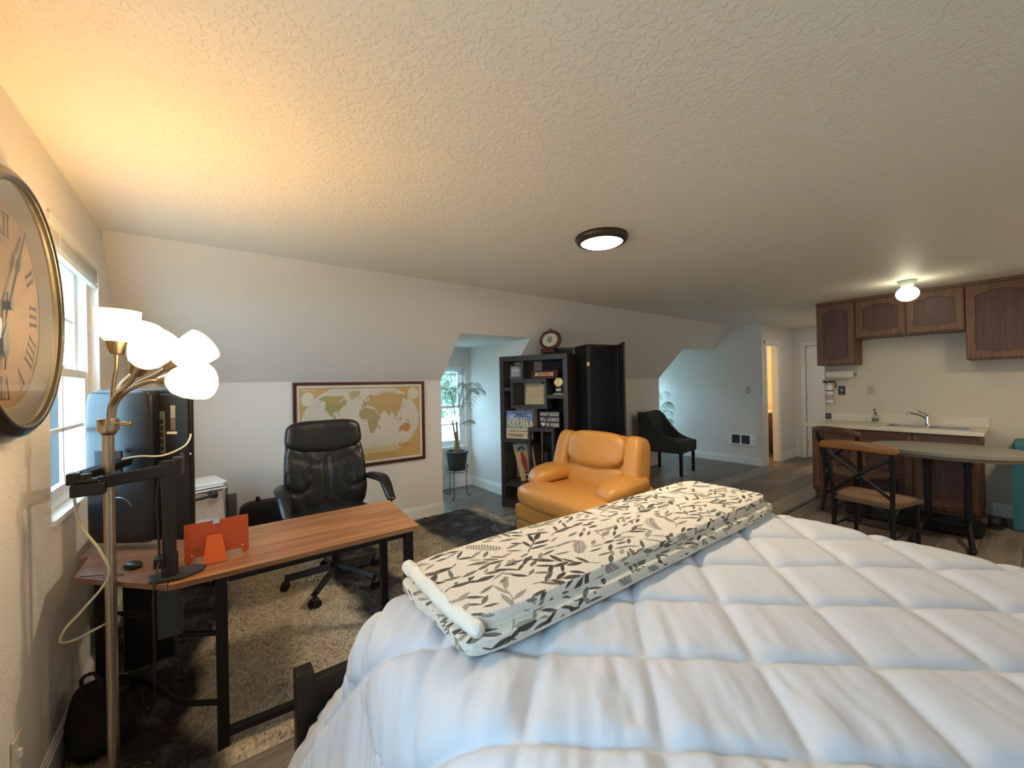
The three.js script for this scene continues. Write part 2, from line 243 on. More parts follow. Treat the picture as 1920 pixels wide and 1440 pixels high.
// ---------------------------------------------------------------- kitchen corner
{
  // arched door front, local frame: x across, y up, front at +z
  function cabinetDoor(parent, w, h, x, y, z, rise = 0.05) {
    const s = new THREE.Shape(), e = 0.004; s.moveTo(-w / 2 + e, e); s.lineTo(w / 2 - e, e); s.lineTo(w / 2 - e, h - e); s.lineTo(-w / 2 + e, h - e); s.closePath();
    const f = 0.058, arch = (q, g) => { const a = w / 2 - g, b = g, t = h - g; q.moveTo(-a, b + rise * 0.5); q.quadraticCurveTo(0, b - rise * 0.5, a, b + rise * 0.5); q.lineTo(a, t - rise); q.quadraticCurveTo(0, t + rise, -a, t - rise); q.closePath(); return q; };
    s.holes.push(arch(new THREE.Path(), f));
    const fr = new THREE.ExtrudeGeometry(s, { depth: 0.012, bevelEnabled: true, bevelSize: 0.004, bevelThickness: 0.004, bevelSegments: 2, curveSegments: 14 });
    const d = obj('door', at(fr, x, y, z + 0.004), M.oak, parent, { grain: 'y' });
    obj('door_panel', at(new THREE.ExtrudeGeometry(arch(new THREE.Shape(), f - 0.004), { depth: 0.006, bevelEnabled: false, curveSegments: 14 }), x, y, z), M.oakPanel, d, { grain: 'y' });
    return d;
  }
  function wallCabinet(z0, z1, y0, y1, n, label) {
    const w = z1 - z0, h = y1 - y0, g = thing('wall_cabinet', label, 'cabinet', [6.445, y0, (z0 + z1) / 2], -Math.PI / 2, 'oak wall cabinets over the sink');
    obj('cabinet_body', [span(-w / 2 + 0.001, w / 2 - 0.001, 0, h - 0.002, 0.002, 0.285), span(-w / 2 + 0.001, w / 2 - 0.001, h - 0.03, h - 0.002, 0.285, 0.302)], M.oak, g, { grain: 'y' });
    for (let i = 0; i < n; i++) cabinetDoor(g, w / n - 0.012, h - 0.05, -w / 2 + (i + 0.5) * w / n, 0.012, 0.286);
  }
  wallCabinet(-1.755, -1.372, 1.615, 2.398, 1, 'tall narrow oak wall cabinet above the paper towel roll');
  wallCabinet(-1.372, -0.497, 1.92, 2.398, 2, 'short oak wall cabinet with two arched doors above the sink');
  wallCabinet(-0.497, 0.45, 1.613, 2.398, 2, 'large oak wall cabinet at the right edge above the table');
  // base cabinet
  const bc = thing('base_cabinet', 'oak sink base cabinet under the cream worktop', 'cabinet', [6.445, 0, -1.075], -Math.PI / 2);
  obj('cabinet_body', [span(-0.67, 0.67, 0.1, 0.868, 0.002, 0.555), span(-0.66, 0.66, 0, 0.1, 0.002, 0.5)], M.oak, bc, { grain: 'y' });
  for (const [x0, x1] of [[-0.66, -0.24], [-0.23, 0.21], [0.22, 0.66]]) {
    const dw = obj('drawer_front', box(x1 - x0, 0.13, 0.018, (x0 + x1) / 2, 0.79, 0.565, 0.004), M.oak, bc, { grain: 'x' });
    obj('drawer_panel', box(x1 - x0 - 0.07, 0.07, 0.006, (x0 + x1) / 2, 0.79, 0.576, 0.003), M.oakPanel, dw, { grain: 'x' });
    cabinetDoor(bc, x1 - x0, 0.58, (x0 + x1) / 2, 0.13, 0.556, 0.03);
  }
  const cream = std(new THREE.Color().setRGB(0.66, 0.6, 0.47), 0.4);
  tag(obj('worktop', [span(5.82, 5.93, 0.87, 0.91, -1.8, -0.366, 0.006), span(5.93, 6.29, 0.87, 0.91, -1.8, -1.1), span(5.93, 6.29, 0.87, 0.91, -0.46, -0.366), span(6.29, 6.447, 0.87, 0.91, -1.8, -0.366), span(6.425, 6.447, 0.91, 1.015, -1.69, -0.366, 0.004)], cream), 'cream laminate worktop with low backsplash on oak cabinet', 'worktop');
  const steel = std(0xc9c6bd, 0.22, { metalness: 1 });
  const sk = thing('kitchen_sink', 'double bowl stainless steel sink set in the worktop', 'sink', [0, 0, 0]);
  obj('rim', [span(5.915, 5.95, 0.911, 0.918, -1.12, -0.44, 0.002), span(6.26, 6.33, 0.911, 0.918, -1.12, -0.44, 0.002), span(5.95, 6.26, 0.911, 0.918, -1.12, -1.085), span(5.95, 6.26, 0.911, 0.918, -0.475, -0.44), span(5.95, 6.26, 0.911, 0.918, -0.80, -0.76)], steel, sk);
  for (const [a, b] of [[-1.085, -0.80], [-0.76, -0.475]]) { const bw = obj('bowl', [span(5.95, 6.26, 0.75, 0.755, a, b), span(5.947, 5.95, 0.75, 0.912, a, b), span(6.26, 6.263, 0.75, 0.912, a, b), span(5.95, 6.26, 0.75, 0.912, a - 0.003, a), span(5.95, 6.26, 0.75, 0.912, b, b + 0.003)], steel, sk); obj('drain', cyl(0.035, 0.035, 0.004, 6.1, 0.757, (a + b) / 2), M.chrome, bw); }
  const fc = thing('kitchen_faucet', 'chrome single lever faucet on the sink', 'faucet', [6.30, 0.918, -0.80]);
  obj('faucet_body', [lathe([[0, 0], [0.03, 0], [0.03, 0.01], [0.023, 0.02], [0.022, 0.09], [0.018, 0.105], [0, 0.11]]), box(0.05, 0.008, 0.2, 0, 0.004, 0, 0.003)], M.chrome, fc);
  obj('spout', [tube([[0, 0.06, 0], [-0.05, 0.10, -0.035], [-0.13, 0.135, -0.10], [-0.17, 0.128, -0.13], [-0.175, 0.11, -0.135]], 0.011, 20, 10)], M.chrome, fc);
  obj('lever', tube([[0, 0.1, 0], [-0.012, 0.125, -0.015], [-0.05, 0.15, -0.06]], 0.007, 12, 8), M.chrome, fc);
  const sb = thing('soap_bottle', 'clear soap pump bottle left of the sink', 'bottle', [6.33, 0.911, -1.24]);
  obj('bottle', lathe([[0, 0], [0.03, 0], [0.032, 0.01], [0.032, 0.075], [0.02, 0.095], [0.012, 0.1], [0.012, 0.11]]), phys(0xdfe8dc, 0.1, { transmission: 0.85, thickness: 0.02 }), sb);
  obj('soap_label', at(new THREE.CylinderGeometry(0.0328, 0.0328, 0.035, 20, 1, true, 3.6, 2.2), 0, 0.04, 0), std(0x4d5547, 0.6), sb);
  obj('pump', [cyl(0.013, 0.013, 0.016, 0, 0.116, 0, 14), cyl(0.004, 0.004, 0.035, 0, 0.14, 0, 8), tube([[0.004, 0.158, 0], [-0.02, 0.162, -0.004], [-0.042, 0.15, -0.008]], 0.006, 8, 8)], std(0x2b2d2b, 0.4), sb);
  // wall bits
  const pt = thing('paper_towel_holder', 'white paper towel roll in a holder below the narrow cabinet', 'paper towel', [6.36, 1.5, -1.575]);
  obj('towel_roll', at(lathe([[0.018, -0.135], [0.052, -0.135], [0.052, 0.135], [0.018, 0.135]]), 0, 0, 0, Math.PI / 2, 0, 0), std(0xe4dccc, 0.9), pt);
  obj('bracket', [span(-0.012, 0.085, -0.012, 0.012, 0.14, 0.147, 0.003), span(-0.012, 0.085, -0.012, 0.012, -0.147, -0.14, 0.003), at(cyl(0.012, 0.012, 0.3), 0, 0, 0, Math.PI / 2, 0, 0), span(0.075, 0.085, -0.012, 0.012, -0.147, 0.147)], std(0x8d887d, 0.35, { metalness: 0.5 }), pt);
  const fe = thing('fire_extinguisher', 'small white fire extinguisher with black handle on kitchen wall', 'extinguisher', [6.39, 1.13, -1.695]);
  obj('cylinder', lathe([[0, 0], [0.038, 0.004], [0.041, 0.02], [0.041, 0.21], [0.032, 0.24], [0.016, 0.252], [0.014, 0.268], [0, 0.268]]), std(0xdfdcd3, 0.3), fe);
  obj('label_band', at(new THREE.CylinderGeometry(0.0416, 0.0416, 0.07, 24, 1, true), 0, 0.08, 0), std(0xb39a8c, 0.5), fe);
  obj('strap', at(new THREE.CylinderGeometry(0.0425, 0.0425, 0.014, 24, 1, true), 0, 0.165, 0), M.black, fe);
  obj('handle', [bar([0, 0.268, 0.0], [-0.03, 0.295, -0.06], 0.014, 0.01), bar([0, 0.275, 0], [-0.03, 0.272, -0.065], 0.014, 0.008), bar([0, 0.27, 0], [0.0, 0.292, 0.02], 0.02, 0.02)], M.black, fe);
  obj('hose', tube([[0, 0.28, 0.01], [-0.02, 0.285, 0.05], [-0.01, 0.24, 0.07], [0, 0.2, 0.058]], 0.007, 16, 8), M.black, fe);
  const plate = (name, label, x, y, z, w, h, mat, inner, nx = -1) => { const p = thing(name, label, 'wall plate', [x, y, z]); obj('plate', box(0.006, h, w, nx * 0.003, 0, 0, 0.002), mat, p); obj('toggle', box(0.01, 0.026, 0.012, nx * 0.009, 0.002, 0, 0.002), inner, p); for (const s of [-1, 1]) obj('screw', box(0.002, 0.006, 0.006, nx * 0.0065, s * h * 0.38, 0, 0.001), inner, p); };
  plate('switch_plate', 'black light switch plate beside the fire extinguisher', 6.449, 1.296, -1.582, 0.072, 0.115, std(0x22252c, 0.4), M.white);
  plate('outlet_plate', 'white outlet plate on the beige kitchen wall', 6.449, 1.303, -1.297, 0.072, 0.115, std(0xb9ae97, 0.5), std(0xa39a86, 0.5));
  plate('outlet_plate', 'small black framed outlet left of the backsplash', 6.449, 0.962, -1.726, 0.062, 0.075, std(0x1d2026, 0.4), std(0xa8a293, 0.5));
  plate('switch_plate', 'white light switch on the wall above the heater vent', XV - 0.001, 1.283, -3.085, 0.075, 0.118, std(0xb6b3af, 0.5), M.white);
  plate('outlet_plate', 'white outlet low on the wall at bottom left', XL + 0.001, 0.333, -1.93, 0.072, 0.115, std(0xcfc6b8, 0.5), M.white, 1);
  const hv = thing('wall_heater', 'white wall heater vent with two dark openings', 'heater', [XV - 0.001, 0.422, -3.2]);
  obj('frame', [span(-0.022, 0, -0.105, -0.075, -0.215, 0.215, 0.004), span(-0.022, 0, 0.075, 0.105, -0.215, 0.215, 0.004), span(-0.022, 0, -0.075, 0.075, -0.215, -0.165), span(-0.022, 0, -0.075, 0.075, 0.13, 0.215), span(-0.022, 0, -0.075, 0.075, -0.03, -0.005)], M.trim, hv);
  obj('vent_core', span(-0.006, -0.001, -0.078, 0.078, -0.17, 0.14), std(0x2c3238, 0.6), hv);
  const lv = []; for (let i = 0; i < 9; i++) lv.push(at(new THREE.BoxGeometry(0.012, 0.002, 0.3), -0.012, -0.066 + i * 0.0165, -0.015, 0, 0, 0.6)); obj('louvres', lv, std(0x59626a, 0.5), hv);

  // dining table
  const t = thing('dining_table', 'round dining table with grey top and black iron posts', 'table', [5.33, 0, -0.56]);
  const ell = (a, b, y0, y1) => { const g = new THREE.CylinderGeometry(1, 1, y1 - y0, 56); g.scale(a, 1, b); return g.translate(0, (y0 + y1) / 2, 0); };
  obj('table_top', ell(0.42, 0.515, 0.772, 0.80), std(0x827f76, 0.42, { bumpMap: fineBump, bumpScale: 0.0005 }), t);
  obj('table_edge', ell(0.412, 0.507, 0.745, 0.772), std(0x665444, 0.5), t);
  obj('frame', [span(-0.28, 0.28, 0.72, 0.745, -0.14, -0.08), span(-0.28, 0.28, 0.72, 0.745, 0.08, 0.14), span(-0.03, 0.03, 0.72, 0.745, -0.3, 0.3)], M.blackMetal, t); obj('stretcher', span(-0.03, 0.03, 0.12, 0.15, -0.16, 0.16), M.blackMetal, t);
  for (const z of [-0.125, 0.125]) obj('post', [lathe([[0.03, 0.1], [0.032, 0.16], [0.024, 0.2], [0.024, 0.62], [0.034, 0.66], [0.03, 0.722]]).translate(0, 0, z)], M.blackMetal, t);
  for (const sx of [-1, 1]) for (const z of [-0.125, 0.125]) obj('foot', [tube([[0, 0.16, z], [sx * 0.14, 0.15, z * 1.1], [sx * 0.26, 0.08, z * 1.25], [sx * 0.37, 0.022, z * 1.4]], 0.02, 16, 8), at(puff(0.09, 0.036, 0.05, 3, 6), sx * 0.39, 0.02, z * 1.4)], M.blackMetal, t);

  // cross-back chairs, facing +z in their own frame
  const rush = std(0xffffff, 0.85, { map: dataTex(256, 256, (u, v) => { const d = Math.min(Math.abs(u - 0.5), Math.abs(v - 0.5)), s = Math.abs(u - 0.5) > Math.abs(v - 0.5) ? u : v, n = vn(u * 90, v * 90, 5) * 0.25 + 0.2 * vn(s * 120, d * 4, 8) + 0.75; return [0.47 * n, 0.36 * n, 0.27 * n]; }, 1), bumpMap: fineBump, bumpScale: 0.002 });
  function crossChair(label, pos, turn, wood) {
    const c = thing('cross_back_chair', label, 'chair', pos, turn, 'cross back chairs at the round table');
    const seat = grid(24, 24, (u, v) => { const a = u * 2 - 1, b = v * 2 - 1, k = Math.pow(Math.pow(Math.abs(a), 5) + Math.pow(Math.abs(b), 5), -0.2), m = Math.max(Math.abs(a), Math.abs(b)), q = m * k / (m || 1) || 0; const X = a * (m ? q * 1 : 0), Z = b * (m ? q : 0); return [X * (0.225 + 0.02 * Z), 0.468 - 0.012 * (1 - m) - 0.02 * smooth(0.9, 1, m), Z * 0.21]; });
    const st = obj('seat', seat, rush, c, { keep: true });
    obj('seat_frame', at(poly([[-0.2, -0.205], [0.2, -0.205], [0.235, 0.205], [-0.235, 0.205]], 0.03, 0.006), 0, 0.45, 0, Math.PI / 2, 0, 0), std(0x5a4636, 0.6), c);
    for (const s of [-1, 1]) {
      obj('front_leg', rod([s * 0.21, 0, 0.2], [s * 0.205, 0.44, 0.185], 0.014, 0.018), M.blackMetal, c);
      obj('back_leg', [tube([[s * 0.20, 0, -0.25], [s * 0.195, 0.22, -0.21], [s * 0.195, 0.46, -0.205], [s * 0.21, 0.7, -0.235], [s * 0.225, 0.88, -0.275]], 0.017, 24, 10)], M.blackMetal, c);
      obj('side_brace', tube([[s * 0.2, 0.25, 0.19], [s * 0.2, 0.38, 0.16], [s * 0.2, 0.43, 0.06]], 0.008, 12, 6), M.blackMetal, c); obj('side_brace', tube([[s * 0.195, 0.25, -0.21], [s * 0.2, 0.38, -0.17], [s * 0.2, 0.43, -0.06]], 0.008, 12, 6), M.blackMetal, c);
      obj('back_brace', tube([[s * 0.19, 0.25, -0.21], [s * 0.15, 0.38, -0.2], [s * 0.04, 0.43, -0.2]], 0.008, 12, 6), M.blackMetal, c);
    }
    obj('cross_bar', [tube([[-0.2, 0.49, -0.205], [0, 0.67, -0.255], [0.22, 0.83, -0.265]], 0.013, 20, 8), tube([[0.2, 0.49, -0.205], [0, 0.66, -0.275], [-0.22, 0.83, -0.265]], 0.013, 20, 8)], M.blackMetal, c);
    const rail = grid(28, 12, (u, v) => { const x = (u - 0.5) * 0.54, a = v * Math.PI * 2, e = 1 - 0.35 * Math.pow(Math.abs(u - 0.5) * 2, 4), z = -0.275 - 0.045 * (1 - Math.pow((u - 0.5) * 2, 2)); const k = u < 0.001 || u > 0.999 ? 0.0 : 1; return [x, 0.885 + Math.sin(a) * 0.038 * e * k + 0.022 * (1 - Math.pow((u - 0.5) * 2, 2)), z + Math.cos(a) * 0.014 * k]; });
    obj('top_rail', rail, wood, c, { grain: 'x' });
    for (const s of [-1, 1]) obj('rail_screw', at(puff(0.02, 0.02, 0.012, 2, 5), s * 0.2, 0.895, -0.302), M.blackMetal, c);
    obj('stretcher', [rod([-0.2, 0.2, -0.21], [-0.208, 0.2, 0.195], 0.008), rod([0.2, 0.2, -0.21], [0.208, 0.2, 0.195], 0.008), rod([-0.2, 0.2, 0], [0.2, 0.2, 0], 0.008)], M.blackMetal, c);
  }
  crossChair('cross back chair with a honey wood top rail nearest the bed', [4.44, 0, -0.89], R(80), M.chairWood);
  crossChair('cross back chair with a dark brown rail between table and oak cabinet', [5.50, 0, -1.22], R(62), std(0xffffff, 0.45, { map: woodTex([0.44, 0.30, 0.22], [0.26, 0.17, 0.12], 55, 0.6) }));
  tag(obj('floor_cushion', [at(puff(0.26, 0.13, 0.98, 6, 14), 5.5, 0.073, -0.84)], std(0x0e0f12, 0.8)), 'long low black cushion on the floor under the table', 'cushion');
  const bn = thing('storage_bin', 'tall teal plastic bin at the right edge by kitchen wall', 'bin', [6.17, 0, 0.05]);
  const teal = std(0x2f6a78, 0.5);
  obj('bin_body', at(poly([[-0.2, -0.24], [0.2, -0.24], [0.2, 0.24], [-0.2, 0.24]], 0.66, 0.02), 0, 0.66, 0, Math.PI / 2, 0, 0), teal, bn);
  obj('bin_rim', box(0.45, 0.05, 0.53, 0, 0.665, 0, 0.015), std(0x20303a, 0.5), bn);
  obj('bin_lid', box(0.44, 0.14, 0.52, 0, 0.758, 0, 0.03), teal, bn);
  tag(obj('shoe', [at(puff(0.10, 0.06, 0.25, 3, 8, (q, u) => { if (u.z < -0.1) q.y *= 1.9; }), 6.0, 0.055, -0.31, 0, 1.45, 0), at(puff(0.11, 0.025, 0.27, 4, 6), 6.0, 0.0125, -0.31, 0, 1.45, 0)], std(0x14171c, 0.6)), 'black shoe on the floor beside the teal bin', 'shoe');
  // bathroom glimpse
  const v = thing('bathroom_vanity', 'reddish wood vanity with white top inside the bathroom doorway', 'vanity', [8.75, 0, -3.6]);
  obj('vanity_body', box(0.7, 0.80, 0.7, 0, 0.4, 0, 0.004), M.redWood, v);
  obj('vanity_top', box(0.74, 0.035, 0.74, 0, 0.818, 0, 0.008), M.white, v);
  for (const z of [-0.17, 0.17]) { const dr = obj('vanity_door', box(0.016, 0.52, 0.31, -0.359, 0.36, z, 0.004), M.oak, v, { grain: 'y' }); obj('vanity_knob', box(0.02, 0.02, 0.02, -0.375, 0.5, z * 0.2, 0.008), M.brass, dr); obj('vanity_drawer', box(0.016, 0.13, 0.31, -0.359, 0.71, z, 0.004), M.oak, v, { grain: 'x' }); }
  tag(obj('folded_towel', [at(puff(0.3, 0.06, 0.3, 6, 8), 8.75, 0.868, -3.55), at(puff(0.28, 0.05, 0.29, 6, 8), 8.75, 0.922, -3.55)], std(0x3d4650, 0.9)), 'dark folded towels on the bathroom vanity', 'towel');
}
// ---------------------------------------------------------------- office corner
{
  // round wall clock
  const ck = thing('wall_clock', 'huge round wall clock with roman numerals and black frame', 'clock', [XL + 0.002, 1.71, -1.82], Math.PI / 2);
  const face = canvasTex(1024, 1024, (c, w) => {
    c.fillStyle = '#cdb696'; c.fillRect(0, 0, w, w); const h = w / 2;
    for (let i = 0; i < 900; i++) { c.fillStyle = `rgba(${120 + rnd() * 90},${95 + rnd() * 70},${60 + rnd() * 50},${0.03 + rnd() * 0.06})`; c.beginPath(); c.arc(rnd() * w, rnd() * w, 4 + rnd() * 42, 0, 7); c.fill(); }
    c.strokeStyle = '#6d5a45'; c.lineWidth = 3; for (const r of [0.475, 0.445]) { c.beginPath(); c.arc(h, h, r * w, 0, 7); c.stroke(); }
    for (let i = 0; i < 60; i++) { c.save(); c.translate(h, h); c.rotate(i * Math.PI / 30); c.fillStyle = '#4d4036'; c.fillRect(-2, -0.475 * w, i % 5 ? 3 : 7, 0.03 * w); c.restore(); }
    c.fillStyle = '#2a221d'; c.textAlign = 'center'; c.textBaseline = 'middle'; c.font = 'bold 124px serif';
    ['XII', 'I', 'II', 'III', 'IIII', 'V', 'VI', 'VII', 'VIII', 'IX', 'X', 'XI'].forEach((n, i) => { c.save(); c.translate(h, h); c.rotate(i * Math.PI / 6); c.translate(0, -0.345 * w); c.scale(0.82, 1.15); c.fillText(n, 0, 0); c.restore(); });
    c.strokeStyle = '#8b745a'; c.lineWidth = 3; for (let i = 0; i < 4; i++) { c.beginPath(); c.arc(h, h * 0.95, 0.17 * w + i * 18, 0.9, 2.25); c.stroke(); }
    c.beginPath(); c.arc(h, h, 0.265 * w, 0, 7); c.stroke();
  });
  obj('clock_face', at(new THREE.CircleGeometry(0.35, 64), 0, 0, 0.02), std(0x9c948c, 0.7, { map: face }), ck, { keep: true });
  obj('frame', [at(lathe([[0.325, 0.018], [0.347, 0.018], [0.352, 0.062], [0.36, 0.07], [0.368, 0.068], [0.373, 0.06], [0.381, 0.058], [0.388, 0.05], [0.391, 0.035], [0.402, 0.022], [0.408, 0.0], [0.30, 0.0], [0.30, 0.012]], 96), 0, 0, 0, Math.PI / 2, 0, 0)], phys(0x1b1512, 0.32, { clearcoat: 0.3 }), ck);
  obj('inner_bevel', at(lathe([[0.30, 0.0215], [0.349, 0.056], [0.351, 0.054], [0.302, 0.0205]], 96), 0, 0, 0, Math.PI / 2, 0, 0), std(0x4f4a3f, 0.5), ck);
  const hand = (ang, pts, z, name) => obj(name, at(poly([...pts, ...pts.slice().reverse().map(([x, y]) => [-x, y])].map(([x, y]) => [x, y]), 0.002), 0, 0, z, 0, 0, -ang), M.black, ck);
  hand(R(186), [[0.004, -0.04], [0.005, 0.06], [0.026, 0.1], [0.02, 0.135], [0.004, 0.16], [0.002, 0.19]], 0.026, 'hour_hand');
  hand(R(28), [[0.004, -0.06], [0.004, 0.12], [0.016, 0.15], [0.004, 0.19], [0.002, 0.285]], 0.03, 'minute_hand');
  obj('hand_hub', at(cyl(0.014, 0.014, 0.014, 0, 0, 0, 20), 0, 0, 0.03, Math.PI / 2, 0, 0), M.black, ck);
  obj('glass_cover', at(new THREE.CircleGeometry(0.351, 64), 0, 0, 0.055), M.glass, ck);

  // shag rug
  const X0 = -0.47, X1 = 2.5, Z0 = -4.08, Z1 = -1.9;
  const tone = (x, z) => {                                  // 0 dark slate .. 1 beige
    const n = (fbm(x * 2.2 + 5, z * 2.2 + 9, 12, 4) - 0.5) * 0.34, k = (a, b, s = 0.05) => smooth(a - s, a + s, x + n) * (1 - smooth(b - s, b + s, x + n));
    let t = k(-0.03, 0.74 + 0.06 * (z + 2.6)) + k(1.12, 1.72) * 0.55 + k(2.38, 3.2) * 0.6 + k(-1, -0.31) * 0.4;
    t += (fbm(x * 9, z * 9, 31, 3) - 0.5) * 0.5; return clamp(t, 0, 1);
  };
  const cA = [0.022, 0.023, 0.028], cB = [0.56, 0.46, 0.33];
  const rugMap = dataTex(768, 576, (u, v) => { const x = mix(X0, X1, u), z = mix(Z0, Z1, v), t = tone(x, z), g = 0.65 + 0.7 * vn(u * 380, v * 280, 6); return [0, 1, 2].map((i) => Math.pow(mix(cA[i], cB[i], t) * g, 1 / 2.2)); }, 1);
  const rug = thing('shag_rug', 'shag rug in charcoal and beige patches under the desk', 'rug', [(X0 + X1) / 2, 0, (Z0 + Z1) / 2]);
  const rw = (X1 - X0) / 2, rd = (Z1 - Z0) / 2;
  const pile = grid(170, 130, (u, v) => { const e = Math.min(u, 1 - u, v, 1 - v); return [mix(-rw, rw, u), 0.002 + 0.022 * smooth(0, 0.006, e) * (0.7 + 0.6 * vn(u * 150, v * 110, 3)), mix(-rd, rd, v)]; });
  obj('pile', pile, std(0xffffff, 1, { map: rugMap, bumpMap: fineBump, bumpScale: 0.006 }), rug, { keep: true });
  obj('backing', box(rw * 2 - 0.01, 0.004, rd * 2 - 0.01, 0, 0.002, 0), std(0x2b2722, 0.9), rug);
  const N = 26000, blade = new THREE.BufferGeometry();
  blade.setAttribute('position', new THREE.Float32BufferAttribute([-0.0045, 0, 0, 0.0045, 0, 0, 0.003, 0.02, 0.008, 0.004, 0, -0.003, -0.002, 0.001, 0.004, -0.004, 0.021, -0.006], 3)); blade.computeVertexNormals();
  const tufts = new THREE.InstancedMesh(blade, std(0xffffff, 1, { side: THREE.DoubleSide }), N); tufts.name = 'tufts'; tufts.userData.kind = 'stuff'; tufts.castShadow = tufts.receiveShadow = true;
  const mt = new THREE.Matrix4(), qt = new THREE.Quaternion(), col = new THREE.Color();
  for (let i = 0; i < N; i++) {
    const x = rr(-rw, rw), z = rr(-rd, rd), t = tone(x + (X0 + X1) / 2, z + (Z0 + Z1) / 2), g = rr(0.6, 1.35); qt.setFromEuler(new THREE.Euler(rr(-0.5, 0.5), rr(0, 6.3), rr(-0.5, 0.5)));
    tufts.setMatrixAt(i, mt.compose(V(x, 0.014, z), qt, V(1, rr(0.7, 1.25), 1))); tufts.setColorAt(i, col.setRGB(...[0, 1, 2].map((k) => mix(cA[k], cB[k], t) * g)));
  }
  rug.add(tufts);

  // L-shaped desk
  const dk = thing('corner_desk', 'L-shaped desk with brown wood top and black steel legs', 'desk', [0, 0, 0]);
  const top = (pts) => at(poly(pts.map(([x, z]) => [x, z]), 0.022, 0.002), 0, 0.75, 0, Math.PI / 2, 0, 0);
  obj('desk_top', top([[-0.135, -1.912], [0.825, -1.912], [0.87, -2.455], [0.07, -2.455], [-0.139, -2.16]]), M.deskWood, dk, { grain: 'x' });
  obj('corner_top', top([[-0.141, -1.918], [-0.141, -2.162], [0.066, -2.458], [-0.43, -2.458], [-0.43, -2.226]]), std(0xffffff, 0.34, { map: woodTex([0.57, 0.41, 0.32], [0.36, 0.24, 0.18], 33) }), dk, { grain: 'x' });
  obj('wing_top', top([[-0.455, -2.462], [0.045, -2.462], [0.045, -3.72], [-0.455, -3.72]]), std(0xffffff, 0.34, { map: woodTex([0.56, 0.43, 0.35], [0.40, 0.29, 0.23], 35) }), dk, { grain: 'z' });
  const leg = (x, z, y1 = 0.726) => obj('leg', span(x - 0.02, x + 0.02, 0.022, y1, z - 0.02, z + 0.02, 0.003), M.blackMetal, dk);
  leg(0.018, -2.0); leg(0.785, -1.955); leg(0.815, -2.42); leg(-0.40, -2.5); leg(0.0, -3.68); leg(-0.42, -3.68);
  obj('front_rail', span(0.04, 0.765, 0.69, 0.726, -1.985, -1.955, 0.003), M.blackMetal, dk);
  obj('back_rail', span(0.1, 0.795, 0.69, 0.726, -2.435, -2.405, 0.003), M.blackMetal, dk);
  obj('side_rail', bar([0.785, 0.708, -1.975], [0.815, 0.708, -2.40], 0.03, 0.03), M.blackMetal, dk);
  obj('floor_rail', [bar([0.018, 0.075, -2.0], [0.785, 0.075, -1.955], 0.03, 0.03), bar([0.785, 0.075, -1.955], [0.815, 0.075, -2.42], 0.03, 0.03)], M.blackMetal, dk);
  for (const y of [0.19, 0.47]) obj('curved_rail', tube([[0.01, y, -2.02], [-0.12, y - 0.01, -2.14], [-0.2, y - 0.01, -2.3], [-0.3, y, -2.44], [-0.4, y, -2.5]], 0.011, 24, 8), M.blackMetal, dk);
  obj('apron_bracket', [box(0.2, 0.035, 0.06, 0.12, 0.71, -2.02, 0.004)], M.blackMetal, dk);

  // portrait monitor on an arm
  const mon = thing('monitor', 'large black monitor turned upright with its back to the bed', 'monitor', [-0.245, 0.765, -2.475], Math.atan2(-0.616, 0.787));
  obj('bezel', box(0.44, 0.69, 0.02, 0, 0.353, 0, 0.008), std(0x101114, 0.4), mon);
  obj('screen', span(-0.212, 0.212, 0.018, 0.688, -0.0125, -0.0105), phys(0x050607, 0.15), mon);
  obj('rear_housing', at(puff(0.30, 0.675, 0.10, 13, 18, (q, u) => { if (u.z > 0) q.z *= 1 - 0.16 * u.x * u.x; }), -0.066, 0.353, 0.022), std(0x1c1e23, 0.33), mon);
  obj('side_strip', box(0.13, 0.64, 0.012, 0.148, 0.353, 0.014, 0.003), std(0x121316, 0.45), mon);
  obj('port_bay', [box(0.022, 0.19, 0.006, 0.098, 0.50, 0.0215, 0.002)], std(0x55595c, 0.5), mon);
  const ports = []; for (let i = 0; i < 5; i++) ports.push(box(0.012, 0.02, 0.004, 0.098, 0.43 + i * 0.03, 0.0255, 0.001)); obj('port', ports, M.black, mon);
  obj('spec_sticker', box(0.022, 0.058, 0.001, 0.146, 0.592, 0.0208), std(0x8f938c, 0.6), mon);
  obj('bar_code_sticker', box(0.022, 0.05, 0.001, 0.146, 0.535, 0.0208), std(0x6a625a, 0.6), mon);
  obj('white_sticker', at(poly([[-0.01, -0.03], [0.006, -0.045], [0.014, -0.045], [0.014, 0.03], [-0.012, 0.03], [-0.012, -0.012]], 0.001), 0.13, 0.175, 0.0206), M.white, mon);
  for (const [x, y] of [[-0.115, 0.428], [-0.018, 0.428], [-0.115, 0.33], [-0.018, 0.33]]) obj('mount_screw', at(cyl(0.009, 0.009, 0.008, 0, 0, 0, 12), x, y, 0.074, Math.PI / 2, 0, 0), M.chrome, mon);
  obj('logo_ring', at(new THREE.TorusGeometry(0.062, 0.0022, 6, 24, 2.6), -0.06, 0.16, 0.072, 0, 0, 0.3), std(0x8f9296, 0.3, { metalness: 0.8 }), mon);
  obj('power_light', at(new THREE.SphereGeometry(0.0035, 8, 6), 0.213, 0.40, 0.008), std(0xffffff, 0.5, { emissive: new THREE.Color().setRGB(1, 0.8, 0.6), emissiveIntensity: 2 }), mon);
  const arm = thing('monitor_stand', 'black folding monitor arm clamped to the desk corner', 'monitor stand', [0, 0, 0]);
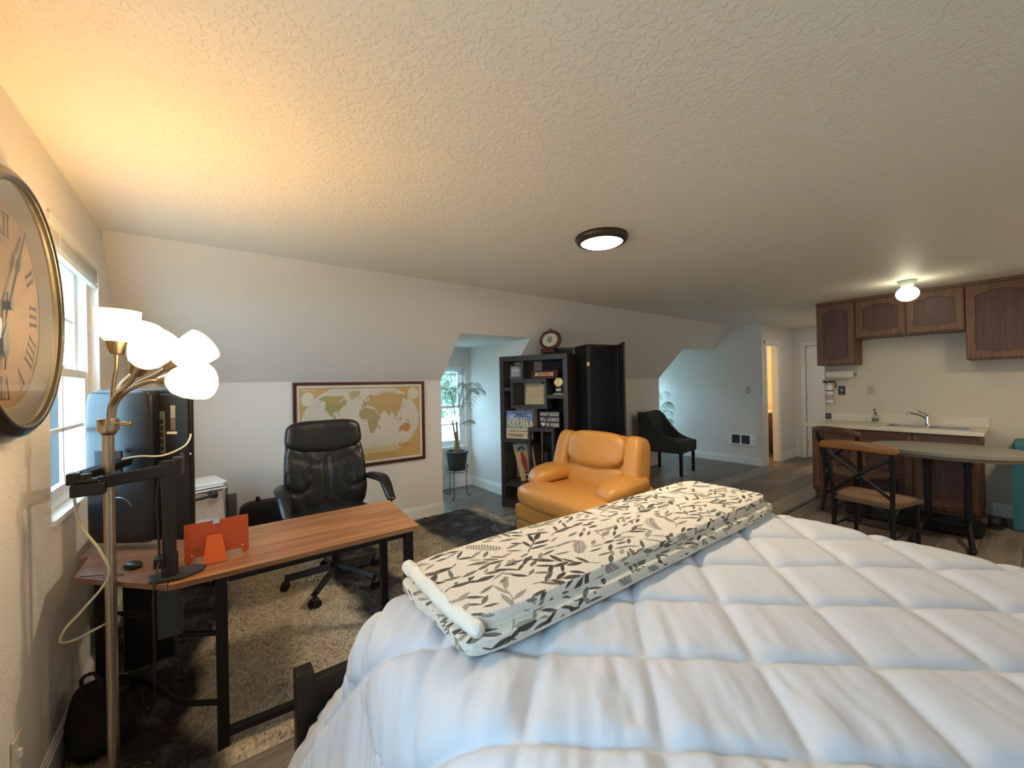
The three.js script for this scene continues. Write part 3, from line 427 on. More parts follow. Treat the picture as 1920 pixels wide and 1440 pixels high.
  obj('clamp_base', [at(poly([[-0.19, -1.955], [-0.10, -1.935], [-0.04, -1.975], [-0.03, -2.01], [-0.06, -2.04], [-0.14, -2.05], [-0.2, -2.02]], 0.01, 0.002), 0, 0.762, 0, Math.PI / 2, 0, 0), span(-0.17, -0.10, 0.55, 0.727, -1.99, -1.93, 0.006)], std(0x2b2e30, 0.5), arm);
  obj('post', [cyl(0.021, 0.021, 0.43, -0.137, 0.975, -1.985, 24), cyl(0.026, 0.026, 0.085, -0.137, 0.80, -1.985, 24)], M.blackPlastic, arm);
  obj('post_collar', cyl(0.025, 0.025, 0.05, -0.137, 1.16, -1.985, 24), M.blackPlastic, arm); obj('cable_clip', box(0.03, 0.04, 0.03, -0.165, 0.82, -1.97, 0.005), M.blackPlastic, arm);
  obj('front_link', [bar([-0.137, 1.157, -1.975], [-0.315, 1.135, -1.99], 0.042, 0.03)], M.blackMetal, arm);
  obj('elbow', [box(0.085, 0.042, 0.045, -0.345, 1.118, -1.985, 0.005), box(0.035, 0.04, 0.05, -0.385, 1.155, -2.02, 0.005), cyl(0.016, 0.016, 0.06, -0.355, 1.14, -2.0, 16), box(0.05, 0.012, 0.04, -0.345, 1.148, -1.99, 0.003)], M.blackPlastic, arm);
  obj('rear_link', bar([-0.378, 1.158, -2.02], [-0.30, 1.15, -2.405], 0.036, 0.03), M.blackMetal, arm);
  obj('mount_plate', [at(box(0.12, 0.12, 0.008, 0, 0, 0, 0.003), -0.355, 1.144, -2.388, 0, Math.atan2(-0.616, 0.787), 0), at(cyl(0.024, 0.024, 0.04), -0.34, 1.144, -2.375, Math.PI / 2, 0, 0)], M.blackPlastic, arm);
  obj('side_bracket', [at(box(0.012, 0.085, 0.008, 0, 0, 0, 0.002), -0.098, 1.165, -2.04, 0, 0, 0), at(box(0.03, 0.012, 0.02, 0, 0, 0, 0.002), -0.11, 1.19, -2.03)], std(0x4b4f50, 0.4, { metalness: 0.5 }), arm);

  // orange picture frame seen from behind
  const of = thing('picture_frame', 'orange metal picture frame standing with its back showing', 'picture frame', [0.012, 0.752, -2.05], R(3));
  const orange = std(0xb4490f, 0.38), panel = poly([[-0.108, 0.012], [-0.10, 0.0], [-0.088, 0.0], [-0.082, 0.02], [0.082, 0.02], [0.088, 0.0], [0.10, 0.0], [0.108, 0.012], [0.108, 0.155], [-0.108, 0.155]], 0.004, 0.0008);
  obj('back_panel', at(panel, 0, 0, -0.035, -0.12, 0, 0), orange, of);
  obj('easel_leg', at(poly([[-0.04, 0], [0.04, 0], [0.024, 0.11], [-0.024, 0.11]], 0.003, 0.0006), -0.012, 0.0, 0.02, -0.42, 0, 0), std(0xc9580f, 0.36), of);
  obj('clip', at(box(0.024, 0.02, 0.007, 0, 0, 0, 0.002), -0.004, 0.149, -0.049), M.chrome, of);
  for (const [x, y] of [[-0.024, 0.092], [0.0, 0.092], [-0.085, 0.03], [0.085, 0.032]]) obj('rivet', at(cyl(0.004, 0.004, 0.003, 0, 0, 0, 10), x, y, -0.032 - y * 0.12 + (Math.abs(x) < 0.03 ? 0.012 : 0), Math.PI / 2 - 0.12, 0, 0), std(0xd8c9b8, 0.3, { metalness: 0.8 }), of);
  const word = canvasTex(128, 48, (c) => { c.fillStyle = '#b84a18'; c.fillRect(0, 0, 128, 48); c.fillStyle = '#3a1a10'; c.font = 'bold 40px sans-serif'; c.textAlign = 'center'; c.textBaseline = 'middle'; c.fillText('EVO', 64, 25); });
  obj('lettering', at(new THREE.PlaneGeometry(0.042, 0.015), -0.068, 0.05, -0.0362, -0.12, 0, 0), std(0xffffff, 0.4, { map: word }), of, { keep: true });

  // small things on the desk
  tag(obj('computer_mouse', at(puff(0.045, 0.03, 0.07, 2.6, 8, (q) => { if (q.y < -0.008) q.y = -0.008; }), -0.262, 0.76, -2.19, 0, 0.7, 0), std(0x17191d, 0.45)), 'small black computer mouse below the monitor', 'mouse');
  tag(obj('mouse_cable', [tube([[-0.2, 0.756, -2.16], [-0.17, 0.758, -2.15], [-0.13, 0.77, -2.10], [-0.118, 0.79, -2.05]], 0.0022, 16, 6), tube([[-0.28, 0.756, -2.12], [-0.34, 0.756, -2.16], [-0.41, 0.756, -2.2]], 0.0022, 12, 6)], M.black), 'thin black cable trailing from the computer mouse', 'cable');
  const pp = thing('paper_stack', 'pile of white and lilac papers on the far desk wing', 'papers', [-0.10, 0.751, -3.6], 0.25);
  [[0.30, 0.30, 0.012, 0xdedad0], [0.3, 0.28, 0.010, 0xb7a9b8], [0.27, 0.31, 0.01, 0xe6e3da], [0.29, 0.28, 0.008, 0xb9b8bd], [0.30, 0.29, 0.012, 0xe9e6dd]].reduce((y, [w, d, h, c]) => { obj('sheaf', at(box(w, h, d, 0, 0, 0, 0.003), rr(-0.01, 0.01), y + h / 2, rr(-0.01, 0.01), 0, rr(-0.12, 0.12), 0.03), std(c, 0.85), pp); return y + h; }, 0.004);
  const hs = thing('headset', 'black headset lying on the desk wing by the papers', 'headset', [-0.075, 0.752, -3.2], 0.6);
  obj('headband', at(new THREE.TorusGeometry(0.075, 0.009, 8, 28, 3.5), 0, 0.02, 0, 1.35, 0, 0), M.blackPlastic, hs); for (const s of [-1, 1]) obj('ear_cushion', at(puff(0.035, 0.05, 0.07, 3, 7), s * 0.075, 0.03, 0.015), M.black, hs);
  tag(obj('letter_tray', [at(box(0.16, 0.004, 0.2, 0, 0, 0, 0.002), -0.075, 0.754, -2.62, 0, 0.2, 0), tube([[-0.16, 0.77, -2.56], [-0.06, 0.772, -2.5], [0.0, 0.77, -2.58], [-0.0, 0.765, -2.7]], 0.005, 18, 6)], std(0x8a9195, 0.5)), 'low grey wire tray behind the orange frame', 'tray');
  tag(obj('file_box', [box(0.012, 0.30, 0.36, 0.075, 0.595, -3.52, 0.003), box(0.05, 0.30, 0.012, 0.10, 0.595, -3.336, 0.003), box(0.05, 0.012, 0.36, 0.10, 0.446, -3.52, 0.003)], std(0x3c3c3c, 0.6)), 'dark grey file holder hanging on the end of the desk wing', 'file holder');
  tag(obj('briefcase', [at(puff(0.5, 0.50, 0.2, 7, 14), 0.41, 0.274, -3.93, -0.05, 0, 0), at(box(0.03, 0.05, 0.03, 0, 0, 0, 0.008), 0.29, 0.54, -3.92)], std(0x0d0e10, 0.75)), 'black travel case standing on the floor behind the desk chair', 'case');
  const pc = thing('computer_tower', 'black computer tower on the floor under the desk corner', 'computer', [-0.30, 0.026, -3.05], 0.1);
  obj('case_shell', box(0.2, 0.44, 0.44, 0, 0.22, 0, 0.008), std(0x101114, 0.45), pc); obj('rear_panel', box(0.17, 0.4, 0.006, 0, 0.22, 0.222, 0.002), std(0x1b1d20, 0.5, { metalness: 0.5 }), pc); obj('maker_badge', box(0.014, 0.05, 0.003, 0.06, 0.34, 0.227), M.white, pc);
  const bp = thing('backpack', 'black backpack slumped on the floor by the left wall', 'backpack', [-0.395, 0.024, -2.33], 0.35);
  obj('pack_body', puff(0.15, 0.24, 0.24, 4, 12, (q, u) => { q.x *= 1 - 0.25 * u.y; q.z *= 1 - 0.2 * u.y; }).translate(0, 0.118, 0), std(0x0e0f12, 0.85), bp); obj('front_pocket', puff(0.07, 0.14, 0.18, 4, 8).translate(0.065, 0.085, 0.03), std(0x121317, 0.85), bp); obj('carry_loop', tube([[-0.03, 0.22, 0.02], [-0.045, 0.30, 0.03], [-0.01, 0.31, 0.05], [0.01, 0.22, 0.05]], 0.007, 16, 6), M.black, bp);
  tag(obj('white_charging_cable', [tube([[-0.39, 1.10, -2.03], [-0.37, 1.0, -2.0], [-0.32, 0.90, -1.98], [-0.302, 0.80, -1.99], [-0.37, 0.70, -2.0], [-0.405, 0.66, -1.99], [-0.42, 0.615, -2.0], [-0.395, 0.595, -2.03], [-0.34, 0.60, -2.07], [-0.29, 0.61, -2.1]], 0.0042, 60, 7)], std(0xcfc9b0, 0.5)), 'cream white cable looping down from the monitor arm', 'cable');
  tag(obj('display_cable', [tube([[-0.12, 1.262, -2.375], [-0.095, 1.262, -2.36], [-0.08, 1.25, -2.33], [-0.1, 1.21, -2.26], [-0.165, 1.187, -2.18], [-0.24, 1.19, -2.2], [-0.29, 1.185, -2.2]], 0.0036, 40, 7), at(box(0.05, 0.014, 0.012, 0, 0, 0, 0.003), -0.145, 1.262, -2.378, 0, Math.atan2(-0.616, 0.787), 0)], std(0xd8d6cd, 0.5)), 'white display cable plugged into the back of the monitor', 'cable');
  tag(obj('power_cable', [tube([[-0.16, 1.14, -2.02], [-0.17, 1.05, -2.0], [-0.165, 0.85, -1.97], [-0.175, 0.74, -1.9], [-0.18, 0.5, -1.95], [-0.2, 0.25, -2.1], [-0.25, 0.06, -2.35], [-0.3, 0.04, -2.7]], 0.004, 50, 6)], M.black), 'black power cable hanging from the arm post to the rug', 'cable');

  // framed world map
  const mp = thing('framed_map', 'antique style world map in a mahogany frame on knee wall', 'framed map', [1.233, 0, KZ]);
  const bx0 = -0.645, bx1 = 0.643, by0 = 0.655, by1 = 1.508, mW = 0.03;
  obj('frame', [span(bx0, bx1, by1 - mW, by1, 0.002, 0.028, 0.004), span(bx0, bx1, by0, by0 + mW, 0.002, 0.028, 0.004), span(bx0, bx0 + mW, by0 + mW, by1 - mW, 0.002, 0.028, 0.004), span(bx1 - mW, bx1, by0 + mW, by1 - mW, 0.002, 0.028, 0.004)], std(0xffffff, 0.35, { map: woodTex([0.34, 0.13, 0.10], [0.17, 0.05, 0.04], 64, 0.7) }), mp);
  const land = [
    [[-165, 62], [-157, 71], [-128, 70], [-110, 68], [-95, 70], [-82, 68], [-80, 62], [-93, 60], [-88, 56], [-80, 52], [-77, 60], [-68, 58], [-58, 53], [-66, 48], [-62, 45], [-70, 43], [-76, 36], [-81, 30], [-81, 25], [-84, 30], [-94, 29], [-97, 23], [-91, 18], [-87, 21], [-88, 15], [-83, 10], [-78, 8], [-84, 8], [-95, 16], [-106, 22], [-113, 31], [-121, 35], [-124, 46], [-135, 58], [-150, 60]],
    [[-78, 8], [-72, 12], [-62, 10], [-51, 4], [-35, -6], [-39, -16], [-48, -27], [-57, -38], [-65, -42], [-68, -54], [-74, -50], [-71, -30], [-71, -18], [-81, -5]],
    [[-45, 60], [-22, 70], [-20, 80], [-35, 83], [-60, 81], [-70, 77], [-55, 70], [-52, 63]],
    [[-17, 15], [-16, 28], [-6, 36], [10, 37], [20, 32], [32, 31], [43, 12], [51, 12], [40, -5], [40, -16], [33, -26], [26, -34], [18, -34], [12, -18], [9, 2], [4, 6], [-8, 4]],
    [[-10, 37], [-9, 44], [-2, 44], [-4, 48], [4, 52], [9, 55], [12, 54], [20, 55], [24, 60], [18, 60], [22, 66], [12, 62], [10, 59], [5, 60], [14, 68], [28, 71], [42, 66], [60, 69], [75, 73], [105, 77], [130, 72], [160, 70], [179, 68], [170, 60], [160, 53], [156, 60], [140, 54], [132, 43], [128, 38], [122, 40], [121, 30], [108, 20], [105, 9], [100, 14], [103, 1], [98, 10], [94, 17], [88, 22], [80, 14], [77, 8], [72, 20], [66, 25], [57, 26], [50, 30], [59, 22], [45, 13], [36, 28], [36, 36], [28, 37], [24, 37], [20, 42], [13, 45], [18, 40], [12, 43], [5, 43], [0, 39]],
    [[114, -22], [122, -18], [131, -12], [136, -13], [140, -17], [143, -11], [153, -26], [150, -37], [140, -38], [130, -32], [116, -35]],
    [[44, -14], [50, -16], [46, -25], [43, -22]], [[95, 5], [105, -5], [103, -5], [97, 3]], [[109, 2], [117, 6], [117, -3], [111, -3]], [[131, -1], [141, -3], [150, -10], [140, -9]], [[130, 32], [140, 36], [144, 44], [141, 41], [135, 34]], [[-5, 50], [1, 52], [-3, 58], [-6, 57]], [[-22, 64], [-14, 65], [-18, 67]], [[167, -46], [174, -41], [177, -38], [172, -43]], [[-84, 22], [-75, 20], [-80, 23]],
  ];
  const art = canvasTex(2048, 1344, (c, w, h) => {
    c.fillStyle = '#e2d9c8'; c.fillRect(0, 0, w, h);
    const bx = 46, by = 46, W = w - 92, Hh = h - 92; c.fillStyle = '#c9a368'; c.fillRect(bx, by, W, Hh);
    for (let i = 0; i < 700; i++) { c.fillStyle = `rgba(${160 + rnd() * 70},${110 + rnd() * 60},${60 + rnd() * 50},0.06)`; c.beginPath(); c.arc(bx + rnd() * W, by + rnd() * Hh, 10 + rnd() * 60, 0, 7); c.fill(); }
    const cx = w / 2, cy = by + Hh * 0.46, rx = W * 0.495, ry = Hh * 0.452;
    const pr = (lo, la) => { const t = la * Math.PI / 180; return [cx + (lo / 180) * rx * Math.sqrt(Math.max(0.16, 1 - Math.pow(la / 90, 2) * 0.72)), cy - ry * (t / (Math.PI / 2)) * 1.0]; };
    c.save(); c.beginPath(); for (let a = -90; a <= 90; a += 4) c.lineTo(...pr(180, a)); for (let a = 90; a >= -90; a -= 4) c.lineTo(...pr(-180, a)); c.closePath(); c.fillStyle = '#d3c9b9'; c.fill(); c.lineWidth = 6; c.strokeStyle = '#a58c5e'; c.stroke(); c.clip();
    c.strokeStyle = 'rgba(140,120,95,0.4)'; c.lineWidth = 2; for (let lo = -150; lo <= 150; lo += 30) { c.beginPath(); for (let a = -90; a <= 90; a += 6) c.lineTo(...pr(lo, a)); c.stroke(); } for (let la = -60; la <= 60; la += 30) { c.beginPath(); c.moveTo(...pr(-180, la)); c.lineTo(...pr(180, la)); c.stroke(); }
    const cols = ['#a79a63', '#b99c61', '#b6a878', '#a8966a', '#bd9a62', '#c08c50', '#ad9c68'];
    const wob = (pts) => { const out = []; pts.forEach((p, i) => { const q = pts[(i + 1) % pts.length]; for (let k = 0; k < 4; k++) { const t = k / 4; out.push([mix(p[0], q[0], t) + rr(-1.1, 1.1), mix(p[1], q[1], t) + rr(-0.9, 0.9)]); } }); return out; };
    land.forEach((l, i) => { c.beginPath(); wob(l).forEach(([lo, la]) => c.lineTo(...pr(lo, la))); c.closePath(); c.fillStyle = cols[i % 7]; c.fill(); c.strokeStyle = '#8a7446'; c.lineWidth = 3; c.stroke(); });
    for (const [lo, la, r, k] of [[-100, 60, 150, '#c59a58'], [-100, 40, 120, '#9c9860'], [90, 62, 250, '#c39d62'], [60, 48, 90, '#b7a070'], [105, 35, 130, '#a89a64'], [20, 5, 140, '#a89764'], [-55, -10, 90, '#b59c5e']]) { c.globalAlpha = 0.32; c.fillStyle = k; const [x, y] = pr(lo, la); c.beginPath(); c.ellipse(x, y, r, r * 0.5, 0, 0, 7); c.fill(); c.globalAlpha = 1; }
    for (let i = 0; i < 520; i++) { const [x, y] = pr(rr(-175, 175), rr(-70, 75)); c.fillStyle = `rgba(90,70,50,${rr(0.15, 0.4)})`; c.fillRect(x, y, rr(6, 36), 3); }
    c.beginPath(); for (let lo = -180; lo <= 180; lo += 6) c.lineTo(...pr(lo, -72 + rr(-4, 4))); c.lineTo(...pr(180, -90)); c.lineTo(...pr(-180, -90)); c.closePath(); c.fillStyle = '#d0bd92'; c.fill();
    c.restore();
    c.strokeStyle = '#7b5d3a'; c.lineWidth = 6; c.strokeRect(bx, by, W, Hh);
    c.fillStyle = '#d9cfb9'; c.beginPath(); c.ellipse(bx + 110, by + 170, 90, 110, 0.3, 0, 7); c.fill(); c.beginPath(); c.ellipse(w - bx - 110, by + 120, 95, 110, -0.2, 0, 7); c.fill(); c.strokeStyle = '#a98f5c'; c.lineWidth = 4; c.beginPath(); c.ellipse(w - bx - 110, by + 110, 50, 60, 0, 0, 7); c.stroke();
    c.strokeStyle = '#b5793c'; c.lineWidth = 5; c.strokeRect(cx + 60, by + Hh - 170, 90, 90); c.strokeRect(cx + 160, by + Hh - 110, 560, 50); c.strokeStyle = '#c07040'; for (let i = 0; i < 24; i++) { c.beginPath(); c.moveTo(w - bx - 420 + rr(0, 250), by + Hh - 260 + rr(0, 100)); c.lineTo(w - bx - 400 + rr(0, 250), by + Hh - 260 + rr(0, 100)); c.stroke(); }
    c.fillStyle = '#efe6d2'; for (let i = 0; i < 3; i++) c.fillRect(bx + 30 + i * 70, by + 22, 50, 10);
  });
  obj('map_print', at(new THREE.PlaneGeometry(bx1 - bx0 - 2 * mW, by1 - by0 - 2 * mW), (bx0 + bx1) / 2, (by0 + by1) / 2, 0.012), std(0xffffff, 0.75, { map: art }), mp, { keep: true });
  obj('glass', at(new THREE.PlaneGeometry(bx1 - bx0 - 2 * mW, by1 - by0 - 2 * mW), (bx0 + bx1) / 2, (by0 + by1) / 2, 0.018), M.glass, mp);
}
// ---------------------------------------------------------------- seating, shelf, screen, plants
{
  const leatherBump = dataTex(512, 512, grey((u, v) => 0.6 * fbm(u * 90, v * 90, 81, 2, 90, 90) + 0.4 * fbm(u * 10, v * 10, 82, 3, 10, 10)), 0.5, false);
  // ---- executive chair, facing +z
  {
    const L = phys(0x17181a, 0.31, { bumpMap: leatherBump, bumpScale: 0.0012 }), c = thing('office_chair', 'black leather executive office chair behind the desk', 'office chair', [0.71, 0.026, -3.14], R(2));
    const plastic = std(0x101113, 0.4);
    for (let i = 0; i < 5; i++) {
      const a = R(-128 + i * 72), x = Math.cos(a), z = -Math.sin(a), l = obj('base_leg', [bar([x * 0.03, 0.125, z * 0.03], [x * 0.33, 0.085, z * 0.33], 0.048, 0.03), cyl(0.012, 0.012, 0.04, x * 0.325, 0.075, z * 0.325, 10)], plastic, c);
      obj('caster', [at(new THREE.CylinderGeometry(0.028, 0.028, 0.018, 18), x * 0.335 + z * 0.016, 0.028, z * 0.335 - x * 0.016, Math.PI / 2, a + Math.PI / 2 + 0.4, 0, 0), at(new THREE.CylinderGeometry(0.028, 0.028, 0.018, 18), x * 0.335 - z * 0.016, 0.028, z * 0.335 + x * 0.016, Math.PI / 2, a + Math.PI / 2 + 0.4, 0), at(puff(0.05, 0.03, 0.05, 2.5, 6), x * 0.33, 0.05, z * 0.33)], plastic, l);
    }
    obj('gas_lift', [cyl(0.038, 0.045, 0.08, 0, 0.13, 0), cyl(0.027, 0.027, 0.2, 0, 0.26, 0), cyl(0.02, 0.02, 0.1, 0, 0.39, 0)], plastic, c);
    obj('seat_plate', box(0.24, 0.04, 0.28, 0, 0.42, 0, 0.01), plastic, c);
    const seat = obj('seat', puff(0.54, 0.13, 0.52, 4.5, 18, (q, u) => { if (u.y > 0) q.y += 0.012 * Math.cos(u.x * 3) - 0.01; }).translate(0, 0.49, 0.02), L, c);
    // backrest with pleats
    const tilt = (g) => at(g, 0, 0.49, -0.215, -0.17, 0, 0);
    const back = puff(0.585, 0.60, 0.13, 5, 30, (q, u) => {
      q.x *= 1 - 0.06 * u.y * (u.y > 0 ? 1 : 0); q.z += 0.035 * u.x * u.x + 0.012 * Math.cos(u.y * 2.4);
      if (u.z > 0.2) {
        const groove = (d, w, k) => { q.z -= k * Math.exp(-d * d / (w * w)); };
        groove(q.x, 0.014, u.y < 0.45 ? 0.016 : 0.004); groove(Math.abs(q.x) - (0.165 - 0.1 * Math.max(0, u.y)), 0.012, 0.012 * smooth(0.6, -0.2, u.y));
        const yy = 0.13 - 0.06 * Math.cos(q.x * 8); groove(q.y - yy, 0.01, 0.008);
        const bead = Math.hypot((Math.abs(q.x) - 0.2) / 0.9, q.y + 0.02) - 0.1; groove(bead, 0.012, u.y < 0.1 ? 0.01 : 0);
        q.z += 0.012 * (fbm(q.x * 14 + 3, q.y * 14 + q.x * 20, 91, 3) - 0.5);
      }
    }).translate(0, 0.27, 0);
    const bk = obj('backrest', tilt(back), L, c);
    obj('headrest', tilt(puff(0.545, 0.225, 0.15, 4.2, 22, (q, u) => { q.x *= 1 - 0.04 * u.y; q.z += 0.03 * u.x * u.x; if (u.y < 0) q.y -= 0.03 * (1 - u.x * u.x); if (u.z > 0) q.z += 0.006 * (fbm(q.x * 22, q.y * 7, 93, 3) - 0.5); }).translate(0, 0.575, 0.012)), L, bk);
    obj('back_shell', tilt(puff(0.53, 0.66, 0.05, 6, 10, (q, u) => { q.z += 0.03 * u.x * u.x; }).translate(0, 0.33, -0.06)), plastic, c);
    for (const s of [-1, 1]) {
      const a = obj('armrest_frame', tube([[s * 0.28, 0.44, 0.15], [s * 0.335, 0.5, 0.17], [s * 0.345, 0.64, 0.16], [s * 0.345, 0.69, 0.05], [s * 0.335, 0.7, -0.1], [s * 0.28, 0.71, -0.24]], 0.02, 30, 8), plastic, c);
      const pad = grid(24, 14, (u, v) => { const t = u, A = v * Math.PI * 2, e = Math.pow(Math.sin(clamp(t, 0.0, 1) * Math.PI), 0.25), z = mix(-0.19, 0.235, t), y = 0.725 - 0.14 * Math.pow(smooth(0.45, 1, t), 1.4), x = s * (0.345 - 0.03 * smooth(0.4, 0, t)); return [x + Math.cos(A) * 0.043 * e, y + Math.sin(A) * 0.024 * e, z + Math.sin(A) * 0.03 * e * smooth(0.5, 1, t)]; });
      obj('arm_pad', pad, L, a);
    }
  }
  // ---- tan leather recliner, built facing +z, turned to face -x
  {
    const T = phys(new THREE.Color().setRGB(0.60, 0.27, 0.06), 0.37, { bumpMap: leatherBump, bumpScale: 0.003 }), c = thing('recliner', 'tan leather recliner armchair in front of the bookshelf', 'recliner', [2.75, 0, -2.63], -Math.PI / 2 + R(3));
    const wr = (q, k, s) => { q.y += k * (fbm(q.x * 9 + s, q.z * 9, s, 3) - 0.5); };
    obj('base', [puff(1.02, 0.29, 0.76, 9, 12).translate(0, 0.175, 0.01)], T, c);
    obj('footrest_panel', puff(0.96, 0.155, 0.07, 6, 12).translate(0, 0.25, 0.385), T, c);
    obj('kick_panel', puff(0.96, 0.14, 0.06, 6, 12).translate(0, 0.095, 0.375), T, c);
    obj('panel_seam', [span(-0.004, 0.004, 0.05, 0.32, 0.41, 0.4125)], std(0x5d3310, 0.6), c);
    obj('seat_cushion', [puff(0.72, 0.20, 0.62, 4, 20, (q, u) => { if (u.y > 0) wr(q, 0.014, 4); }).translate(0, 0.40, 0.0)], T, c);
    obj('seat_front_roll', puff(1.08, 0.22, 0.40, 3.2, 24, (q, u) => { if (u.y > 0) wr(q, 0.02, 4); q.x *= 1 - 0.04 * Math.max(0, u.z); if (u.z > 0) q.y -= 0.02 * u.z; }).translate(0, 0.40, 0.245), T, c);
    for (const s of [-1, 1]) {
      const a = obj('arm', puff(0.2, 0.40, 0.60, 5, 14).translate(s * 0.45, 0.33, -0.12), T, c);
      obj('arm_pillow', at(puff(0.29, 0.165, 0.56, 2.7, 22, (q, u) => { wr(q, 0.02, 6 + s); q.y -= 0.05 * Math.max(0, u.z) * u.z; q.x *= 1 - 0.1 * u.z; q.z += 0.012 * Math.sin(u.x * 5); }), s * 0.43, 0.555, -0.045, 0.03, 0, 0), T, a);
    }
    const lean = (g) => at(g, 0, 0.42, -0.20, -0.25, 0, 0);
    const bk = obj('backrest', lean(puff(0.94, 0.60, 0.20, 6, 18, (q, u) => { q.x *= 1 - 0.05 * u.y; q.y -= 0.02 * u.x * u.x * (u.y > 0 ? 1 : 0); }).translate(0, 0.255, -0.06)), T, c);
    obj('lumbar_cushion', lean(puff(0.68, 0.27, 0.15, 3.6, 20, (q, u) => { if (u.z > 0) { q.z += 0.012 * (fbm(q.x * 12, q.y * 16, 17, 3) - 0.5); } }).translate(0, 0.12, 0.022)), T, bk);
    obj('head_cushion', lean(puff(0.69, 0.33, 0.20, 3.2, 24, (q, u) => { if (u.z > 0) q.z += 0.018 * (fbm(q.x * 8 + q.y * 10, q.y * 5, 19, 3) - 0.5); if (u.y < 0) q.y -= 0.025 * (1 - u.x * u.x); q.x *= 1 + 0.03 * u.y; }).translate(0, 0.395, 0.055)), T, bk);
    for (const s of [-1, 1]) obj('back_wing', lean(puff(0.17, 0.58, 0.25, 4, 14, (q, u) => { q.x -= s * 0.02 * u.y; }).translate(s * 0.425, 0.26, 0.0)), T, bk);
    obj('handle', at(box(0.02, 0.03, 0.16, 0, 0, 0, 0.008), 0.565, 0.43, 0.1, 0.2, 0, 0), M.black, c);
  }
  // ---- open bookshelf, local frame: x across the front, front at +z
  {
    const P0 = [2.755, -3.93], P1 = [3.11, -3.145], W = Math.hypot(P1[0] - P0[0], P1[1] - P0[1]), turn = -Math.atan2(P1[1] - P0[1], P1[0] - P0[0]);
    const O = [(P0[0] + P1[0]) / 2, 0, (P0[1] + P1[1]) / 2], E = M.espresso, H = 1.785, D = 0.30, t = 0.035;
    const g = thing('open_bookshelf', 'tall black open-back bookshelf with staggered cubbies', 'bookshelf', O, turn);
    const X = (u) => -W / 2 + u * W, up = (v) => v * H, b = (u0, u1, v0, v1) => span(X(u0), X(u1), up(v0), up(v1), -D, 0, 0.003);
    obj('side_panel', b(0, 0.062, 0, 1), E, g, { grain: 'y' }); obj('side_panel', b(0.938, 1, 0, 1), E, g, { grain: 'y' });
    obj('top_panel', b(0.062, 0.938, 0.966, 1), E, g, { grain: 'x' }); obj('bottom_panel', b(0.062, 0.938, 0.0, 0.05), E, g, { grain: 'x' });
    // dividers read off the front as [u0, u1, v0, v1], v from the floor
    const sh = [[0.33, 0.37, 0.848, 0.966], [0.17, 0.70, 0.823, 0.848], [0.17, 0.205, 0.655, 0.823], [0.675, 0.71, 0.655, 0.823], [0.205, 0.675, 0.655, 0.678], [0.062, 0.17, 0.77, 0.795], [0.71, 0.938, 0.72, 0.745], [0.53, 0.565, 0.535, 0.655], [0.062, 0.46, 0.43, 0.455], [0.425, 0.80, 0.51, 0.535], [0.425, 0.46, 0.25, 0.51], [0.765, 0.80, 0.25, 0.51], [0.46, 0.765, 0.25, 0.275], [0.80, 0.938, 0.335, 0.36], [0.062, 0.60, 0.14, 0.165]];
    for (const s of sh) obj(s[1] - s[0] > 0.06 ? 'shelf' : 'divider', b(...s), E, g, { grain: s[1] - s[0] > 0.06 ? 'x' : 'y' });
    const put = (name, label, cat, u, v, z, ry = 0) => { const q = thing(name, label, cat); const m = new THREE.Matrix4().makeRotationY(turn).setPosition(...O), p = V(X(u), up(v) + 0.001, z).applyMatrix4(m); q.position.copy(p); q.rotation.y = turn + ry; return q; };
    const print = (q, name, w, h, y, z, tex, tilt = 0, rough = 0.6) => obj(name, at(new THREE.PlaneGeometry(w, h), 0, y, z, tilt, 0, 0), std(0xffffff, rough, { map: tex }), q, { keep: true });
    // glass plaque
    let q = put('award_plaque', 'small grey framed photo plaque on the top left shelf', 'plaque', 0.225, 0.848, -0.06, 0.06);
    obj('plaque_board', at(box(0.165, 0.165, 0.012, 0, 0.0835, 0, 0.003), 0, 0, 0, -0.08, 0, 0), std(0x4b4644, 0.35), q);
    print(q, 'plaque_print', 0.125, 0.115, 0.088, 0.0005, canvasTex(256, 236, (c) => { c.fillStyle = '#9a979b'; c.fillRect(0, 0, 256, 236); c.fillStyle = '#b3b0b2'; c.fillRect(0, 60, 256, 60); c.strokeStyle = '#3b3a40'; c.lineWidth = 6; c.beginPath(); c.moveTo(215, 40); c.quadraticCurveTo(215, 130, 170, 205); c.stroke(); c.fillStyle = '#1d1d22'; c.beginPath(); c.arc(215, 30, 16, 0, 7); c.fill(); }), -0.08);
    // desk name plate
    q = put('name_plate', 'wooden desk name plate with a gold strip on the top shelf', 'name plate', 0.66, 0.848, -0.05, -0.05);
    obj('wedge', [at(box(0.33, 0.085, 0.018, 0, 0, 0, 0.003), 0, 0.046, 0.004, -0.34, 0, 0), box(0.33, 0.012, 0.07, 0, 0.007, -0.005, 0.003)], M.redWood, q, { grain: 'x' });
    obj('gold_strip', at(box(0.25, 0.042, 0.003, 0, 0, 0), 0, 0.0475, 0.0145, -0.34, 0, 0), std(new THREE.Color().setRGB(0.62, 0.47, 0.24), 0.4, { metalness: 0.5 }), q);
    for (const s of [-1, 1]) obj('emblem', at(cyl(0.021, 0.021, 0.004, 0, 0, 0, 20), s * 0.135, 0.0475, 0.016, Math.PI / 2 - 0.34, 0, 0), std(0x2a2426, 0.4), q);
    print(q, 'engraving', 0.16, 0.028, 0.048, 0.0165, canvasTex(320, 56, (c) => { c.fillStyle = '#b18d55'; c.fillRect(0, 0, 320, 56); c.fillStyle = '#4d3c22'; for (let x = 20; x < 300; x += 17) c.fillRect(x, 18 + (x % 3) * 3, 11, 20); }), -0.34);
    // certificate
    q = put('framed_certificate', 'cream printed certificate plaque in the middle cubby', 'certificate', 0.52, 0.678, -0.07, -0.05);
